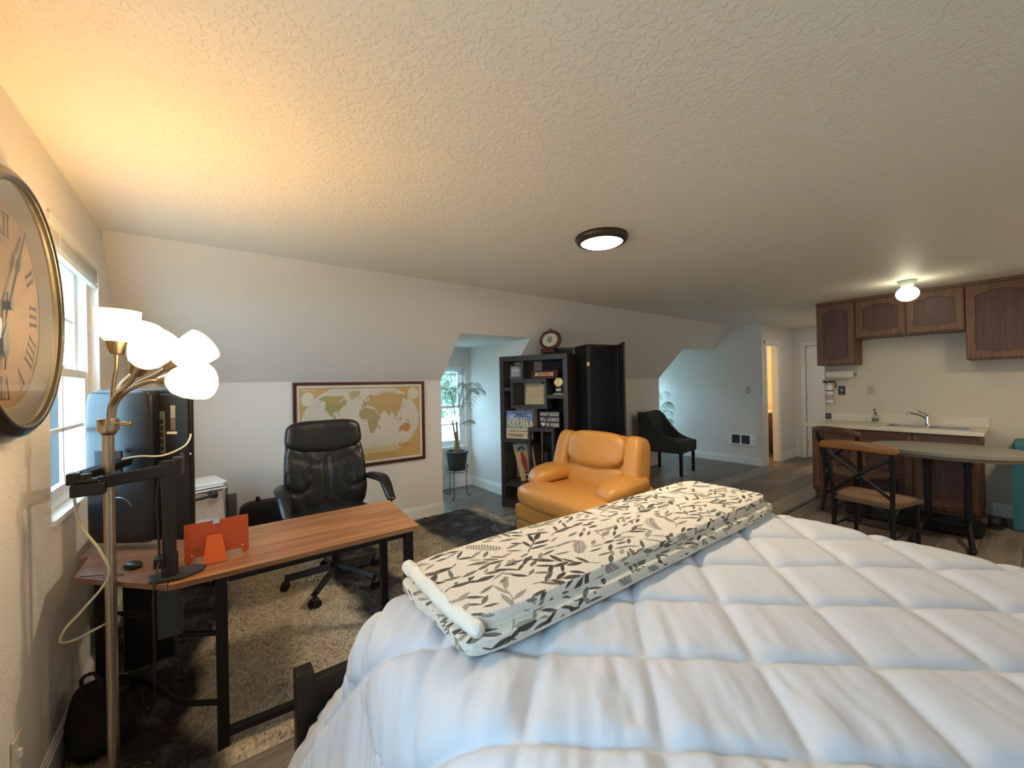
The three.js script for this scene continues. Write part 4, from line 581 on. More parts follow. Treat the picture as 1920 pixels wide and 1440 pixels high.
    obj('certificate_board', at(box(0.295, 0.245, 0.014, 0, 0.124, 0, 0.003), 0, 0, 0, -0.1, 0, 0), std(0x8b7a5a, 0.5), q);
    print(q, 'certificate_print', 0.28, 0.23, 0.1235, -0.0045, canvasTex(560, 460, (c) => { c.fillStyle = '#b9a67f'; c.fillRect(0, 0, 560, 460); c.strokeStyle = '#8f7c56'; c.lineWidth = 5; c.strokeRect(16, 16, 528, 428); c.fillStyle = '#6f5f42'; const L = [[60, 300], [100, 220], [140, 360], [172, 260], [210, 380], [236, 420], [270, 420], [296, 400]]; for (const [y, w] of L) for (let x = 280 - w / 2; x < 280 + w / 2; x += 16) c.fillRect(x, y, 12, 7); c.beginPath(); c.arc(280, 385, 34, 0, 7); c.lineWidth = 6; c.stroke(); for (const x of [90, 380]) { c.fillRect(x, 370, 100, 5); c.fillRect(x, 400, 100, 5); } }), -0.1);
    // gold mantel clock
    q = put('mantel_clock', 'small gold desk clock on a black stand', 'clock', 0.86, 0.745, -0.06, -0.1);
    obj('stand', [box(0.13, 0.012, 0.06, 0, 0.006, 0, 0.002)], M.brass, q); obj('pedestal', [box(0.095, 0.02, 0.045, 0, 0.022, 0, 0.003), box(0.085, 0.06, 0.04, 0, 0.06, 0, 0.006)], M.black, q);
    obj('nameplate', box(0.06, 0.022, 0.003, 0, 0.052, 0.0215), M.brass, q);
    obj('clock_case', at(cyl(0.054, 0.054, 0.035, 0, 0, 0, 32), 0, 0.137, 0, Math.PI / 2, 0, 0), std(0x2a2a28, 0.35), q); obj('bezel', at(new THREE.TorusGeometry(0.048, 0.006, 10, 36), 0, 0.137, 0.018), M.brass, q);
    obj('dial', at(new THREE.CircleGeometry(0.046, 32), 0, 0.137, 0.0186), std(0xffffff, 0.4, { map: canvasTex(128, 128, (c) => { c.fillStyle = '#e8cf8a'; c.fillRect(0, 0, 128, 128); c.strokeStyle = '#3c2f18'; c.lineWidth = 4; for (let i = 0; i < 12; i++) { c.beginPath(); c.moveTo(64 + 48 * Math.cos(i * 0.5236), 64 + 48 * Math.sin(i * 0.5236)); c.lineTo(64 + 56 * Math.cos(i * 0.5236), 64 + 56 * Math.sin(i * 0.5236)); c.stroke(); } c.lineWidth = 6; c.beginPath(); c.moveTo(64, 20); c.lineTo(64, 64); c.lineTo(36, 84); c.stroke(); }) }), q, { keep: true });
    // ALOHA print
    q = put('aloha_print', 'colourful ALOHA beach print on the left shelf', 'print', 0.27, 0.455, -0.05, 0.06);
    obj('print_board', [at(box(0.34, 0.325, 0.012, 0, 0.1635, 0, 0.002), 0, 0, 0, -0.06, 0, 0)], std(0x6b5a44, 0.7), q);
    print(q, 'print_picture', 0.34, 0.325, 0.1635, 0.0066, canvasTex(512, 490, (c) => {
      c.fillStyle = '#6277ad'; c.fillRect(0, 0, 512, 250); for (let i = 0; i < 40; i++) { c.fillStyle = `rgba(${190 + rnd() * 50},${190 + rnd() * 50},${200 + rnd() * 40},0.25)`; c.beginPath(); c.ellipse(rnd() * 512, 60 + rnd() * 190, 50, 14, 0, 0, 7); c.fill(); }
      c.fillStyle = '#c2b291'; c.fillRect(0, 300, 512, 190); c.fillStyle = '#7f9aa8'; c.fillRect(0, 250, 512, 60); c.strokeStyle = '#39492f'; c.lineWidth = 9; for (let i = 0; i < 12; i++) { c.beginPath(); c.moveTo(280, 70); c.quadraticCurveTo(280 + Math.cos(i) * 80, 20 + Math.sin(i) * 30, 280 + Math.cos(i) * 150, 110 + Math.sin(i * 1.7) * 80); c.stroke(); } c.lineWidth = 14; c.beginPath(); c.moveTo(280, 70); c.quadraticCurveTo(250, 200, 300, 310); c.stroke();
      c.textAlign = 'center'; c.fillStyle = '#e4d9a8'; c.font = 'bold 78px serif'; c.fillText('LAND OF', 190, 170); c.font = 'bold 140px serif'; c.fillStyle = '#f0dc7a'; c.strokeStyle = '#5a4a2a'; c.lineWidth = 5; c.strokeText('ALOHA', 270, 272); c.fillText('ALOHA', 270, 272);
      c.fillStyle = '#3d342c'; for (let x = 70; x < 470; x += 20) c.fillRect(x, 350, 14, 16); c.fillStyle = '#a8483c'; c.fillRect(40, 410, 300, 18); c.fillStyle = '#6b4b3c'; c.fillRect(120, 436, 220, 14); for (let i = 0; i < 20; i++) { c.fillStyle = ['#7d3a33', '#456', '#cfc0a0', '#222'][i % 4]; c.fillRect(rnd() * 490, 400 + rnd() * 70, 22, 10); }
    }), -0.06);
    // word sign
    q = put('word_sign', 'black sign with white lettering MOM\'S HOUSE WILL ALWAYS BE HOME', 'sign', 0.725, 0.535, -0.05, -0.05);
    obj('sign_block', box(0.25, 0.185, 0.03, 0, 0.0935, 0, 0.002), M.black, q);
    print(q, 'sign_lettering', 0.248, 0.183, 0.0935, 0.0158, canvasTex(512, 380, (c) => { c.fillStyle = '#15161a'; c.fillRect(0, 0, 512, 380); c.fillStyle = '#c9c3bb'; c.textAlign = 'center'; const f = (t, x, y, w, s) => { c.save(); c.font = `bold ${s}px sans-serif`; const k = w / c.measureText(t).width; c.translate(x, y); c.scale(k, 1); c.fillText(t, 0, 0); c.restore(); }; f("MOM'S HOUSE", 256, 108, 490, 112); f('WILL ALWAYS', 256, 232, 490, 118); f('BE HOME', 335, 358, 330, 122); c.beginPath(); c.moveTo(90, 362); c.bezierCurveTo(-10, 300, 40, 230, 90, 280); c.bezierCurveTo(140, 230, 190, 300, 90, 362); c.fill(); }));
    // leaning book, silver cup
    q = put('leaning_book', 'thin tan book leaning inside the lower cubby', 'book', 0.50, 0.275, -0.12);
    obj('book_pages', at(box(0.03, 0.24, 0.16, 0, 0.125, 0, 0.002), 0.0, 0, 0, 0, 0, 0.16), std(0x8d6a4c, 0.7), q); obj('book_cover', [at(box(0.003, 0.25, 0.17, 0.0175, 0.125, 0, 0.001), 0, 0, 0, 0, 0, 0.16), at(box(0.003, 0.25, 0.17, -0.0175, 0.125, 0, 0.001), 0, 0, 0, 0, 0, 0.16)], std(0x3a2a22, 0.6), q);
    q = put('challenge_coin', 'shiny dark round medallion on a stand in the lower cubby', 'medallion', 0.60, 0.275, -0.17);
    obj('medal', at(cyl(0.045, 0.045, 0.012, 0, 0, 0, 28), 0, 0.2, 0, Math.PI / 2, 0, 0), std(0x2a2622, 0.12, { metalness: 0.8 }), q); obj('support', box(0.05, 0.16, 0.03, 0, 0.08, 0, 0.004), M.black, q);
    q = put('white_stone', 'small pale stone on the floor of the lower cubby', 'stone', 0.71, 0.275, -0.05); obj('stone', puff(0.07, 0.02, 0.04, 2.4, 6).translate(0, 0.01, 0), std(0x777a80, 0.8), q);
    // leaning board
    q = put('painted_board', 'tan board with a red pointed emblem leaning in the bottom of the shelf', 'board', 0.30, 0.165, -0.1, 0.15);
    obj('board', at(box(0.17, 0.45, 0.014, 0, 0.225, 0, 0.003), 0.05, 0.026, 0, -0.1, 0, 0.28), std(0xa98a5c, 0.6), q);
    obj('board_print', at(at(new THREE.PlaneGeometry(0.168, 0.447), 0, 0.225, 0.0075), 0.05, 0.026, 0, -0.1, 0, 0.28), std(0xffffff, 0.6, { map: canvasTex(192, 512, (c) => { c.fillStyle = '#b3935f'; c.fillRect(0, 0, 192, 512); c.fillStyle = '#8f9486'; c.beginPath(); c.ellipse(110, 60, 80, 60, 0, 0, 7); c.fill(); c.fillStyle = '#2b2a30'; c.beginPath(); c.arc(100, 110, 56, Math.PI, 0); c.lineTo(128, 110); c.arc(100, 112, 28, 0, Math.PI, true); c.fill(); c.fillStyle = '#8e1f1c'; c.beginPath(); c.moveTo(100, 110); c.quadraticCurveTo(170, 240, 120, 390); c.lineTo(82, 390); c.quadraticCurveTo(40, 240, 100, 110); c.fill(); c.fillStyle = '#3a1714'; c.fillRect(70, 400, 70, 24); c.fillStyle = '#1e1a18'; c.fillRect(66, 450, 60, 50); }) }), q, { keep: true });
    // oval plaque on stand on top
    q = put('oval_plaque', 'oval wood plaque with an animal head drawing on top of the bookshelf', 'plaque', 0.70, 1.0, -0.12, -0.12);
    const ov = (a, bb, y, d) => at(new THREE.CylinderGeometry(1, 1, d, 48), 0, 0, 0, Math.PI / 2, 0, 0).scale(a, bb, 1).translate(0, y, 0);
    obj('oval_board', at(ov(0.142, 0.118, 0.172, 0.022), 0, 0, 0, -0.15, 0, 0), std(0xffffff, 0.4, { map: woodTex([0.33, 0.19, 0.15], [0.2, 0.1, 0.08], 67, 0.6) }), q);
    obj('oval_moulding', at(new THREE.TorusGeometry(1, 0.09, 8, 48).scale(0.128, 0.105, 0.09).translate(0, 0.172, 0.008), 0, 0, 0, -0.15, 0, 0), M.redWood, q);
    obj('oval_drawing', at(new THREE.CircleGeometry(1, 48).scale(0.1, 0.078, 1).translate(0, 0.172, 0.0125), 0, 0, 0, -0.15, 0, 0), std(0xffffff, 0.5, { map: canvasTex(300, 234, (c) => { c.fillStyle = '#c3bba9'; c.fillRect(0, 0, 300, 234); c.strokeStyle = '#57524a'; c.fillStyle = '#8c867a'; c.lineWidth = 4; c.beginPath(); c.moveTo(105, 75); c.lineTo(122, 52); c.lineTo(138, 72); c.lineTo(160, 72); c.lineTo(182, 46); c.lineTo(190, 80); c.quadraticCurveTo(205, 120, 180, 150); c.quadraticCurveTo(150, 185, 118, 150); c.quadraticCurveTo(92, 110, 105, 75); c.fill(); c.stroke(); for (let i = 0; i < 46; i++) { c.beginPath(); const x = rr(108, 190), y = rr(80, 158); c.moveTo(x, y); c.lineTo(x + rr(-12, 12), y + rr(4, 14)); c.stroke(); } }) }), q, { keep: true });
    obj('plaque_stand', [bar([-0.07, 0.0, 0.045], [-0.045, 0.075, 0.012], 0.024, 0.014), bar([0.07, 0.0, 0.045], [0.045, 0.075, 0.012], 0.024, 0.014), bar([0, 0, -0.09], [0, 0.12, -0.03], 0.03, 0.014), box(0.16, 0.016, 0.02, 0, 0.035, 0.035, 0.004), box(0.02, 0.016, 0.14, 0, 0.012, -0.02, 0.004)], M.redWood, q);
    obj('top_finial', at(puff(0.018, 0.018, 0.012, 2, 5), 0, 0.298, -0.04), M.black, q);
  }
  // ---- folding screen
  {
    const pts = [[3.20, -3.70], [3.45, -3.354], [3.305, -3.02], [3.715, -2.945], [3.45, -2.645]], g = thing('folding_screen', 'black woven folding screen behind the bookshelf', 'folding screen');
    const weave = std(0xffffff, 0.7, { map: dataTex(256, 256, (u, v) => { const a = Math.sin(u * 64 * Math.PI) * Math.sin(v * 32 * Math.PI), n = 0.018 + 0.014 * a + 0.02 * vn(u * 64, v * 64, 4, 64, 64); return [n + 0.004, n + 0.012, n + 0.045]; }, 0.4), bumpMap: fineBump, bumpScale: 0.003 });
    for (let i = 0; i < 4; i++) {
      const [a, b] = [pts[i], pts[i + 1]], L = Math.hypot(b[0] - a[0], b[1] - a[1]) - 0.022, turn = -Math.atan2(b[1] - a[1], b[0] - a[0]), pl = (q) => at(q, (a[0] + b[0]) / 2, 0, (a[1] + b[1]) / 2, 0, turn, 0), H = 1.88;
      const f = obj('panel_frame', [pl(span(-L / 2, -L / 2 + 0.022, 0.02, H, -0.009, 0.009, 0.003)), pl(span(L / 2 - 0.022, L / 2, 0.02, H, -0.009, 0.009, 0.003)), pl(span(-L / 2, L / 2, H - 0.03, H, -0.009, 0.009, 0.003)), pl(span(-L / 2, L / 2, 0.05, 0.08, -0.009, 0.009, 0.003))], M.blackPlastic, g);
      obj('woven_panel', pl(span(-L / 2 + 0.02, L / 2 - 0.02, 0.07, H - 0.02, -0.004, 0.004)), weave, f);
      if (i < 3) for (const y of [0.35, 1.66]) obj('hinge', at(box(0.03, 0.045, 0.03, 0, 0, 0, 0.004), b[0], y, b[1], 0, turn, 0), M.brass, g);
    }
  }
  // ---- dark accent chair, facing +z
  {
    const F = std(0x2c3336, 0.8, { bumpMap: fineBump, bumpScale: 0.001 }), c = thing('accent_chair', 'charcoal upholstered slope-arm chair by the far dormer', 'chair', [5.92, 0, -3.68], R(10));
    for (const [x, z] of [[-0.26, 0.27], [0.26, 0.27], [-0.22, -0.27], [0.22, -0.27]]) obj('leg', at(poly([[-0.026, 0.40], [0.026, 0.40], [0.014, 0], [-0.014, 0]], 0.04), x, 0, z - 0.02), std(0x0f0f11, 0.5), c);
    obj('seat', puff(0.53, 0.15, 0.60, 6, 16, (q, u) => { if (u.y > 0) q.y += 0.015 * (1 - u.x * u.x); }).translate(0, 0.445, 0.02), F, c);
    obj('seat_rail', box(0.58, 0.08, 0.6, 0, 0.38, 0, 0.02), F, c);
    obj('back_cushion', at(puff(0.50, 0.50, 0.10, 5, 16, (q, u) => { q.z += 0.03 * u.x * u.x; }), 0, 0.69, -0.25, -0.16, 0, 0), F, c);
    for (const s of [-1, 1]) {
      const sh = new THREE.Shape(); sh.moveTo(-0.31, 0.36); sh.lineTo(0.31, 0.36); sh.lineTo(0.315, 0.50); sh.quadraticCurveTo(0.06, 0.53, -0.10, 0.74); sh.quadraticCurveTo(-0.22, 0.93, -0.29, 0.955); sh.lineTo(-0.375, 0.955); sh.quadraticCurveTo(-0.40, 0.7, -0.31, 0.36);
      obj('side_wing', at(new THREE.ExtrudeGeometry(sh, { depth: 0.03, bevelEnabled: true, bevelSize: 0.012, bevelThickness: 0.012, bevelSegments: 3, curveSegments: 20 }), s * 0.275 - 0.015, 0, 0, 0, -Math.PI / 2, 0).scale(1, 1, 1), F, c);
    }
    obj('back_panel', at(puff(0.6, 0.60, 0.07, 7, 12), 0, 0.66, -0.318, -0.12, 0, 0), F, c);
    obj('piping', [-1, 1].map((s) => tube([[s * 0.292, 0.50, 0.31], [s * 0.3, 0.56, 0.08], [s * 0.3, 0.75, -0.1], [s * 0.3, 0.92, -0.25], [s * 0.3, 0.967, -0.3]], 0.005, 24, 6)), std(0x3a4043, 0.7), c);
  }
  // ---- plants
  const leafMat = phys(0x7d8a66, 0.6, { side: THREE.DoubleSide, transmission: 0.25 }), leafMat2 = phys(0x4f8a55, 0.55, { side: THREE.DoubleSide, transmission: 0.25 });
  const strip = (pts, w, dir) => {                 // slim leaf along a curve
    const c = new THREE.CatmullRomCurve3(pts.map((p) => V(...p))), n = 8, pos = [], idx = [], D = V(...dir).normalize();
    for (let i = 0; i <= n; i++) { const t = i / n, p = c.getPoint(t), k = w * Math.pow(Math.sin(Math.PI * clamp(t * 0.93 + 0.07, 0, 1)), 0.7); pos.push(p.x - D.x * k, p.y - D.y * k, p.z - D.z * k, p.x, p.y + k * 0.35, p.z, p.x + D.x * k, p.y + D.y * k, p.z + D.z * k); }
    for (let i = 0; i < n; i++) for (let j = 0; j < 2; j++) { const a = i * 3 + j; idx.push(a, a + 1, a + 4, a, a + 4, a + 3); }
    const g = new THREE.BufferGeometry(); g.setAttribute('position', new THREE.Float32BufferAttribute(pos, 3)); g.setAttribute('uv', new THREE.Float32BufferAttribute(new Array(pos.length / 3 * 2).fill(0), 2)); g.setIndex(idx); g.computeVertexNormals(); return g;
  };
  function frond(parent, base, ang, len, rise, n, leafLen, mat) {        // palm frond: rib plus leaflets
    const c = Math.cos(ang), s = Math.sin(ang), rib = (t) => [base[0] + c * len * t, base[1] + rise * Math.sin(t * 2.1) * 0.95, base[2] + s * len * t];
    const f = obj('frond_rib', tube([0, 0.33, 0.66, 1].map(rib), 0.004, 18, 5), std(0x6d7048, 0.6), parent), gs = [];
    for (let i = 1; i <= n; i++) for (const k of [-1, 1]) { const t = 0.18 + 0.82 * i / n, p = rib(t), L = leafLen * (0.45 + 0.7 * Math.sin(Math.PI * Math.min(1, t * 0.9))), px = -s * k, pz = c * k, fw = 0.55; gs.push(strip([p, [p[0] + (px + c * fw) * L * 0.45, p[1] + L * 0.10, p[2] + (pz + s * fw) * L * 0.45], [p[0] + (px + c * fw) * L * 0.75, p[1] - L * 0.18, p[2] + (pz + s * fw) * L * 0.8]], 0.006, [c, 0, s])); }
    obj('leaflets', gs, mat, f, { keep: true });
  }
  {
    const g = thing('potted_palm', 'spindly palm in a dark grey pot on a wire stand', 'potted plant', [2.54, 0.352, -4.62]);
    obj('pot', lathe([[0, 0.004], [0.10, 0.004], [0.108, 0.012], [0.138, 0.22], [0.148, 0.222], [0.15, 0.25], [0.142, 0.252], [0.136, 0.235], [0.13, 0.215], [0, 0.215]], 36), std(0x2e3336, 0.6), g);
    obj('soil', cyl(0.131, 0.131, 0.01, 0, 0.217, 0, 30), std(0x3a2d22, 1), g);
    obj('stem', [lathe([[0.035, 0.21], [0.045, 0.25], [0.035, 0.33], [0.02, 0.42], [0.016, 0.50]], 14), rod([0.012, 0.4, 0.01], [0.0, 0.62, 0], 0.014, 0.01), rod([-0.01, 0.36, 0], [-0.09, 0.66, 0.06], 0.013, 0.009)], std(0x8a7d58, 0.8), g);
    for (const [a, l, r, n] of [[0.2, 0.30, 0.46, 14], [-0.5, 0.28, 0.52, 15], [2.7, 0.24, 0.48, 13], [1.4, 0.26, 0.54, 14], [-1.6, 0.22, 0.46, 13]]) frond(g, [0, 0.60, 0], a, l, r, n, 0.26, leafMat);
    frond(g, [-0.08, 0.6, 0.05], 2.4, 0.22, 0.06, 10, 0.16, leafMat); frond(g, [0, 0.55, 0], 0.5, 0.2, 0.08, 8, 0.16, leafMat);
    const st = thing('plant_stand', 'black wire plant stand with curled feet in the dormer', 'plant stand', [2.53, 0, -4.62]);
    obj('ring', [at(new THREE.TorusGeometry(0.135, 0.005, 8, 40), 0, 0.345, 0, Math.PI / 2, 0, 0), at(new THREE.TorusGeometry(0.15, 0.004, 8, 40), 0, 0.40, 0, Math.PI / 2, 0, 0)], M.black, st);
    for (let i = 0; i < 3; i++) { const a = 0.25 + i * 2.094, p = (r, y) => [Math.cos(a) * r, y, Math.sin(a) * r]; obj('leg', tube([p(0.15, 0.42), p(0.142, 0.34), p(0.125, 0.24), p(0.13, 0.12), p(0.135, 0.03), p(0.16, 0.006), p(0.185, 0.018), p(0.18, 0.038)], 0.005, 30, 6), M.black, st); }
    obj('cross_support', [0, 1, 2].map((i) => { const a = 0.25 + i * 2.094; return rod([0, 0.345, 0], [Math.cos(a) * 0.135, 0.345, Math.sin(a) * 0.135], 0.004); }), M.black, st);
  }
  {
    const g = thing('potted_areca_palm', 'green areca palm half hidden in the far dormer', 'potted plant', [6.80, 0, -4.60]);
    obj('pot', lathe([[0, 0.002], [0.11, 0.002], [0.15, 0.26], [0.155, 0.28], [0.14, 0.28], [0.135, 0.25], [0, 0.25]], 30), std(0x2c2f30, 0.6), g);
    for (const [a, l, r, n] of [[0.1, 0.32, 0.98, 17], [0.9, 0.34, 0.78, 16], [-0.6, 0.30, 0.92, 16], [2.6, 0.16, 0.9, 12], [1.8, 0.36, 0.62, 15], [0.5, 0.32, 0.44, 16], [-1.2, 0.25, 0.8, 12]]) frond(g, [0, 0.3, 0], a, l, r, n, 0.24, leafMat2);
  }
  // tree outside the dormer
  {
    const t = thing('garden_tree', 'pale leafy tree outside the dormer window', 'tree', [4.0, -2.9, -10.5]);
    obj('trunk', [tube([[0, 0, 0], [0.1, 2, 0], [0, 3.6, 0.1], [0.2, 5.2, 0]], 0.16, 16, 8), ...Array.from({ length: 14 }, (_, i) => { const a = i * 1.9, y = 2.8 + i * 0.17; return tube([[0.05, y, 0], [Math.cos(a) * 0.6, y + 0.5, Math.sin(a) * 0.6], [Math.cos(a) * 1.4, y + 0.8, Math.sin(a) * 1.4]], 0.035, 8, 5); })], std(0x6d675d, 0.9), t);
    const lg = new THREE.BufferGeometry(); lg.setAttribute('position', new THREE.Float32BufferAttribute([0, 0, 0, 0.05, 0.06, 0.01, 0, 0.14, 0, 0, 0, 0, 0, 0.14, 0, -0.05, 0.06, 0.01], 3)); lg.computeVertexNormals();
    const N = 2600, im = new THREE.InstancedMesh(lg, phys(0x7f8f79, 0.7, { side: THREE.DoubleSide, transmission: 0.3 }), N), m = new THREE.Matrix4(), q = new THREE.Quaternion(); im.name = 'foliage'; im.userData.kind = 'stuff'; im.castShadow = im.receiveShadow = true;
    for (let i = 0; i < N; i++) { const a = rr(0, 6.28), r = 1.9 * Math.sqrt(rnd()), y = 4.3 + rr(-1.3, 1.4) * (1 - r / 3); q.setFromEuler(new THREE.Euler(rr(0, 6), rr(0, 6), rr(0, 6))); im.setMatrixAt(i, m.compose(V(Math.cos(a) * r, y, Math.sin(a) * r), q, V(1.4, 1.4, 1.4))); }
    t.add(im);
  }
}
// ---------------------------------------------------------------- bed
{
  const B0 = 0.475, B1 = 2.24, F0 = -1.20, F1 = 0.72, TOP = 0.755;        // flat top of the comforter
  const fr = thing('bed_frame', 'dark wood bed frame under the white comforter', 'bed frame');
  obj('footboard', span(0.22, 2.5, 0.10, 0.46, -1.545, -1.505, 0.006), M.darkWood, fr, { grain: 'x' });
  for (const x of [0.235, 2.485]) obj('post', span(x - 0.028, x + 0.028, 0.0, 0.50, -1.555, -1.495, 0.005), M.darkWood, fr, { grain: 'y' });
  obj('side_rail', span(0.24, 0.27, 0.16, 0.34, -1.5, 0.95, 0.004), M.darkWood, fr, { grain: 'z' }); obj('side_rail', span(2.45, 2.48, 0.16, 0.34, -1.5, 0.95, 0.004), M.darkWood, fr, { grain: 'z' });
  obj('slat_deck', span(0.27, 2.45, 0.24, 0.30, -1.5, 0.95), M.redWood, fr);
  obj('headboard', span(0.22, 2.5, 0.0, 1.1, 0.97, 1.03, 0.01), M.darkWood, fr, { grain: 'x' });
  tag(obj('mattress', [at(puff(1.93, 0.36, 2.12, 12, 10), 1.385, 0.485, -0.2)], std(0xdedcd6, 0.9)), 'thick white mattress under the comforter', 'mattress');

  // quilted comforter: a flat top that rolls over a wide soft edge and hangs down
  const cx = (B0 + B1) / 2, cz = (F0 + F1) / 2, hx = (B1 - B0) / 2, hz = (F1 - F0) / 2, drop = 0.62, RR = 0.155;
  const px = 0.197, pz = 0.178, x0 = 0.863, z0 = -0.617;
  const wrinkle = (s, t) => {
    const a = (s - t) * 0.7071, b = (s + t) * 0.7071, soft = 0.25 + 0.75 * smooth(1.5, 0.7, s), n = fbm(a * 4.2 + 0.8 * fbm(b * 5, a * 5, 7, 2), b * 19, 23, 3) - 0.5, n2 = fbm(a * 7, b * 34, 29, 2) - 0.5;
    return (0.023 * n + 0.013 * n2) * soft + 0.010 * (fbm(s * 3, t * 3, 37, 3) - 0.5);
  };
  const comforter = grid(420, 350, (u, v) => {
    const s = mix(cx - hx - drop, cx + hx + drop * 0.85, u), t = mix(cz - hz - drop * 0.8, cz + hz + 0.25, v);
    const ex = s < cx - hx ? s - (cx - hx) : s > cx + hx ? s - (cx + hx) : 0, ez = t < cz - hz ? t - (cz - hz) : t > cz + hz ? t - (cz + hz) : 0;
    const L0 = Math.hypot(ex, ez); let dx = 0, dz = 0; if (L0 > 0) { dx = ex / L0; dz = ez / L0; }
    const corner = Math.abs(dx * dz) * 2, L = L0;
    const p = (s - x0) / px, q = (t - z0) / pz, f1 = (p + q) / 2, f2 = (p - q) / 2, d1 = Math.abs(f1 - Math.round(f1)), d2 = Math.abs(f2 - Math.round(f2));
    const e1 = Math.abs(Math.sin(Math.PI * f1)), e2 = Math.abs(Math.sin(Math.PI * f2)), pu = (1 - Math.pow(1 - e1, 4.5)) * (1 - Math.pow(1 - e2, 4.5)), near = Math.min(d1, d2);
    let bump = 0.025 * pu + wrinkle(s, t) * (0.35 + 0.65 * smooth(0.0, 0.16, near)) * (1 + 0.9 * Math.exp(-near * 9));
    // arc then hang with an outward flare
    const arc = RR * Math.PI / 2; let o, y, nx, ny;
    if (L < arc) { const a = L / RR; o = RR * Math.sin(a); y = TOP - RR * (1 - Math.cos(a)); nx = Math.sin(a); ny = Math.cos(a); } else { const e = L - arc; o = RR + e * 0.42; y = TOP - RR - e * 0.907; nx = 0.907; ny = 0.42; }
    if (corner > 0 && L > arc * 0.4) { const fold = Math.sin(Math.atan2(Math.abs(dz), Math.abs(dx)) * 6 + 0.8) * 0.02 * smooth(arc * 0.4, drop, L) * corner; bump += fold; o += 0.06 * corner * smooth(arc, drop, L); }
    if (y < 0.06) y = 0.06;
    const sag = 0.012 * (fbm(s * 1.6, t * 1.6, 51, 2) - 0.5);
    return [s - ex + dx * o + dx * nx * bump, y + sag + ny * bump, t - ez + dz * o + dz * nx * bump];
  });
  const cloth = dataTex(256, 256, grey((u, v) => 0.5 + 0.5 * (vn(u * 128, v * 128, 3, 128, 128) - 0.5)), 0.12, false);
  const cm = tag(obj('comforter', comforter, std(new THREE.Color().setRGB(0.61, 0.625, 0.67), 0.75, { bumpMap: cloth, bumpScale: 0.0004 }), scene, { keep: true }), 'white diamond quilted comforter spread over the bed', 'comforter');

  // folded leaf-print throw
  const leafPrint = canvasTex(2048, 1024, (c, w, h) => {
    c.fillStyle = '#ddd5c8'; c.fillRect(0, 0, w, h); const cols = ['#4b463f', '#5c584f', '#77786a', '#8b8b7b', '#3d3833', '#6a6a5c', '#99978a'];
    const leaf = (x, y, a, l, wd, k) => { c.save(); c.translate(x, y); c.rotate(a); c.fillStyle = k; c.beginPath(); c.moveTo(0, 0); c.quadraticCurveTo(l * 0.45, -wd, l, 0); c.quadraticCurveTo(l * 0.45, wd, 0, 0); c.fill(); c.restore(); };
    const spots = [], free = (x, y, d) => spots.every(([a, b, e]) => Math.hypot(a - x, b - y) > (d + e) * 0.5);
    const sprig = (x, y, a, L) => {
      const k = cols[Math.floor(rnd() * 7)], type = rnd(), n = 4 + Math.floor(rnd() * 2); c.strokeStyle = k; c.lineWidth = 4; c.lineCap = 'round';
      const bend = rr(-0.7, 0.7), pt = (t) => [x + Math.cos(a + bend * t) * L * t, y + Math.sin(a + bend * t) * L * t];
      c.beginPath(); for (let t = 0; t <= 1.001; t += 0.1) c.lineTo(...pt(t)); c.stroke();
      for (let i = 1; i < 5; i++) { const [u, v] = pt(i / 4); spots.push([u, v, 88]); }
      if (type < 0.16) { for (let i = 1; i < 13; i++) for (const s of [-1, 1]) leaf(...pt(i / 13), a + bend * i / 13 + s * 1.1, 34 - Math.abs(i - 6) * 2.4, 5, '#4b463f'); }
      else for (let i = 0; i <= n; i++) { const t = 0.22 + 0.78 * i / n, kk = type < 0.5 ? k : cols[Math.floor(rnd() * 7)]; if (i === n) leaf(...pt(1), a + bend, rr(62, 92), rr(18, 28), kk); else leaf(...pt(t), a + bend * t + (i % 2 ? 1 : -1) * rr(0.45, 0.8), rr(60, 90), rr(13, 24), kk); }
    };
    for (let i = 0; i < 900; i++) { const x = rr(0, w), y = rr(0, h), a = rr(-0.9, 0.9) + (rnd() < 0.3 ? Math.PI : 0), L = rr(95, 150); if ([0.2, 0.5, 0.8, 1.15].every((t) => free(x + Math.cos(a) * L * t, y + Math.sin(a) * L * t, 92))) sprig(x, y, a, L); }
    for (let i = 0; i < 6000; i++) { const x = rr(0, w), y = rr(0, h); if (free(x, y, 22)) { const a = rr(-0.9, 0.9); leaf(x - Math.cos(a) * 26, y - Math.sin(a) * 26, a, rr(48, 74), rr(11, 18), cols[Math.floor(rnd() * 7)]); spots.push([x, y, 36]); } }
  });
  leafPrint.wrapS = leafPrint.wrapT = THREE.RepeatWrapping; leafPrint.repeat.set(1 / 2.0, 1 / 1.0);
  const plush = dataTex(512, 512, grey((u, v) => fbm(u * 50, v * 50, 61, 3, 50, 50)), 0.3, false);
  const printM = std(0xffffff, 0.95, { map: leafPrint, bumpMap: plush, bumpScale: 0.003 }), sherpa = std(new THREE.Color().setRGB(0.80, 0.78, 0.70), 1, { bumpMap: plush, bumpScale: 0.004 });
  const bl = thing('folded_throw', 'folded fleece throw with grey leaf print across the bed', 'blanket', [1.38, 0.782, -1.06]);
  const slab = (w, h, d, x, y, z, n, s) => puff(w, h, d, n, 34, (q, u) => { q.y += 0.010 * (fbm(q.x * 2.2 + s, q.z * 5, s, 3) - 0.5) * (u.y > -0.3 ? 1 : 0.2); q.z += 0.012 * (fbm(q.x * 3 + s, 2, s + 1, 3) - 0.5); q.x += 0.012 * (fbm(q.z * 9 + s, 7, s + 2, 2) - 0.5); }).translate(x, y, z);
  obj('lower_fold', slab(1.80, 0.034, 0.47, 0, 0.028, 0.0, 14, 3), printM, bl);
  obj('lower_lining', slab(1.785, 0.02, 0.462, 0, 0.01, 0.0, 12, 3), sherpa, bl);
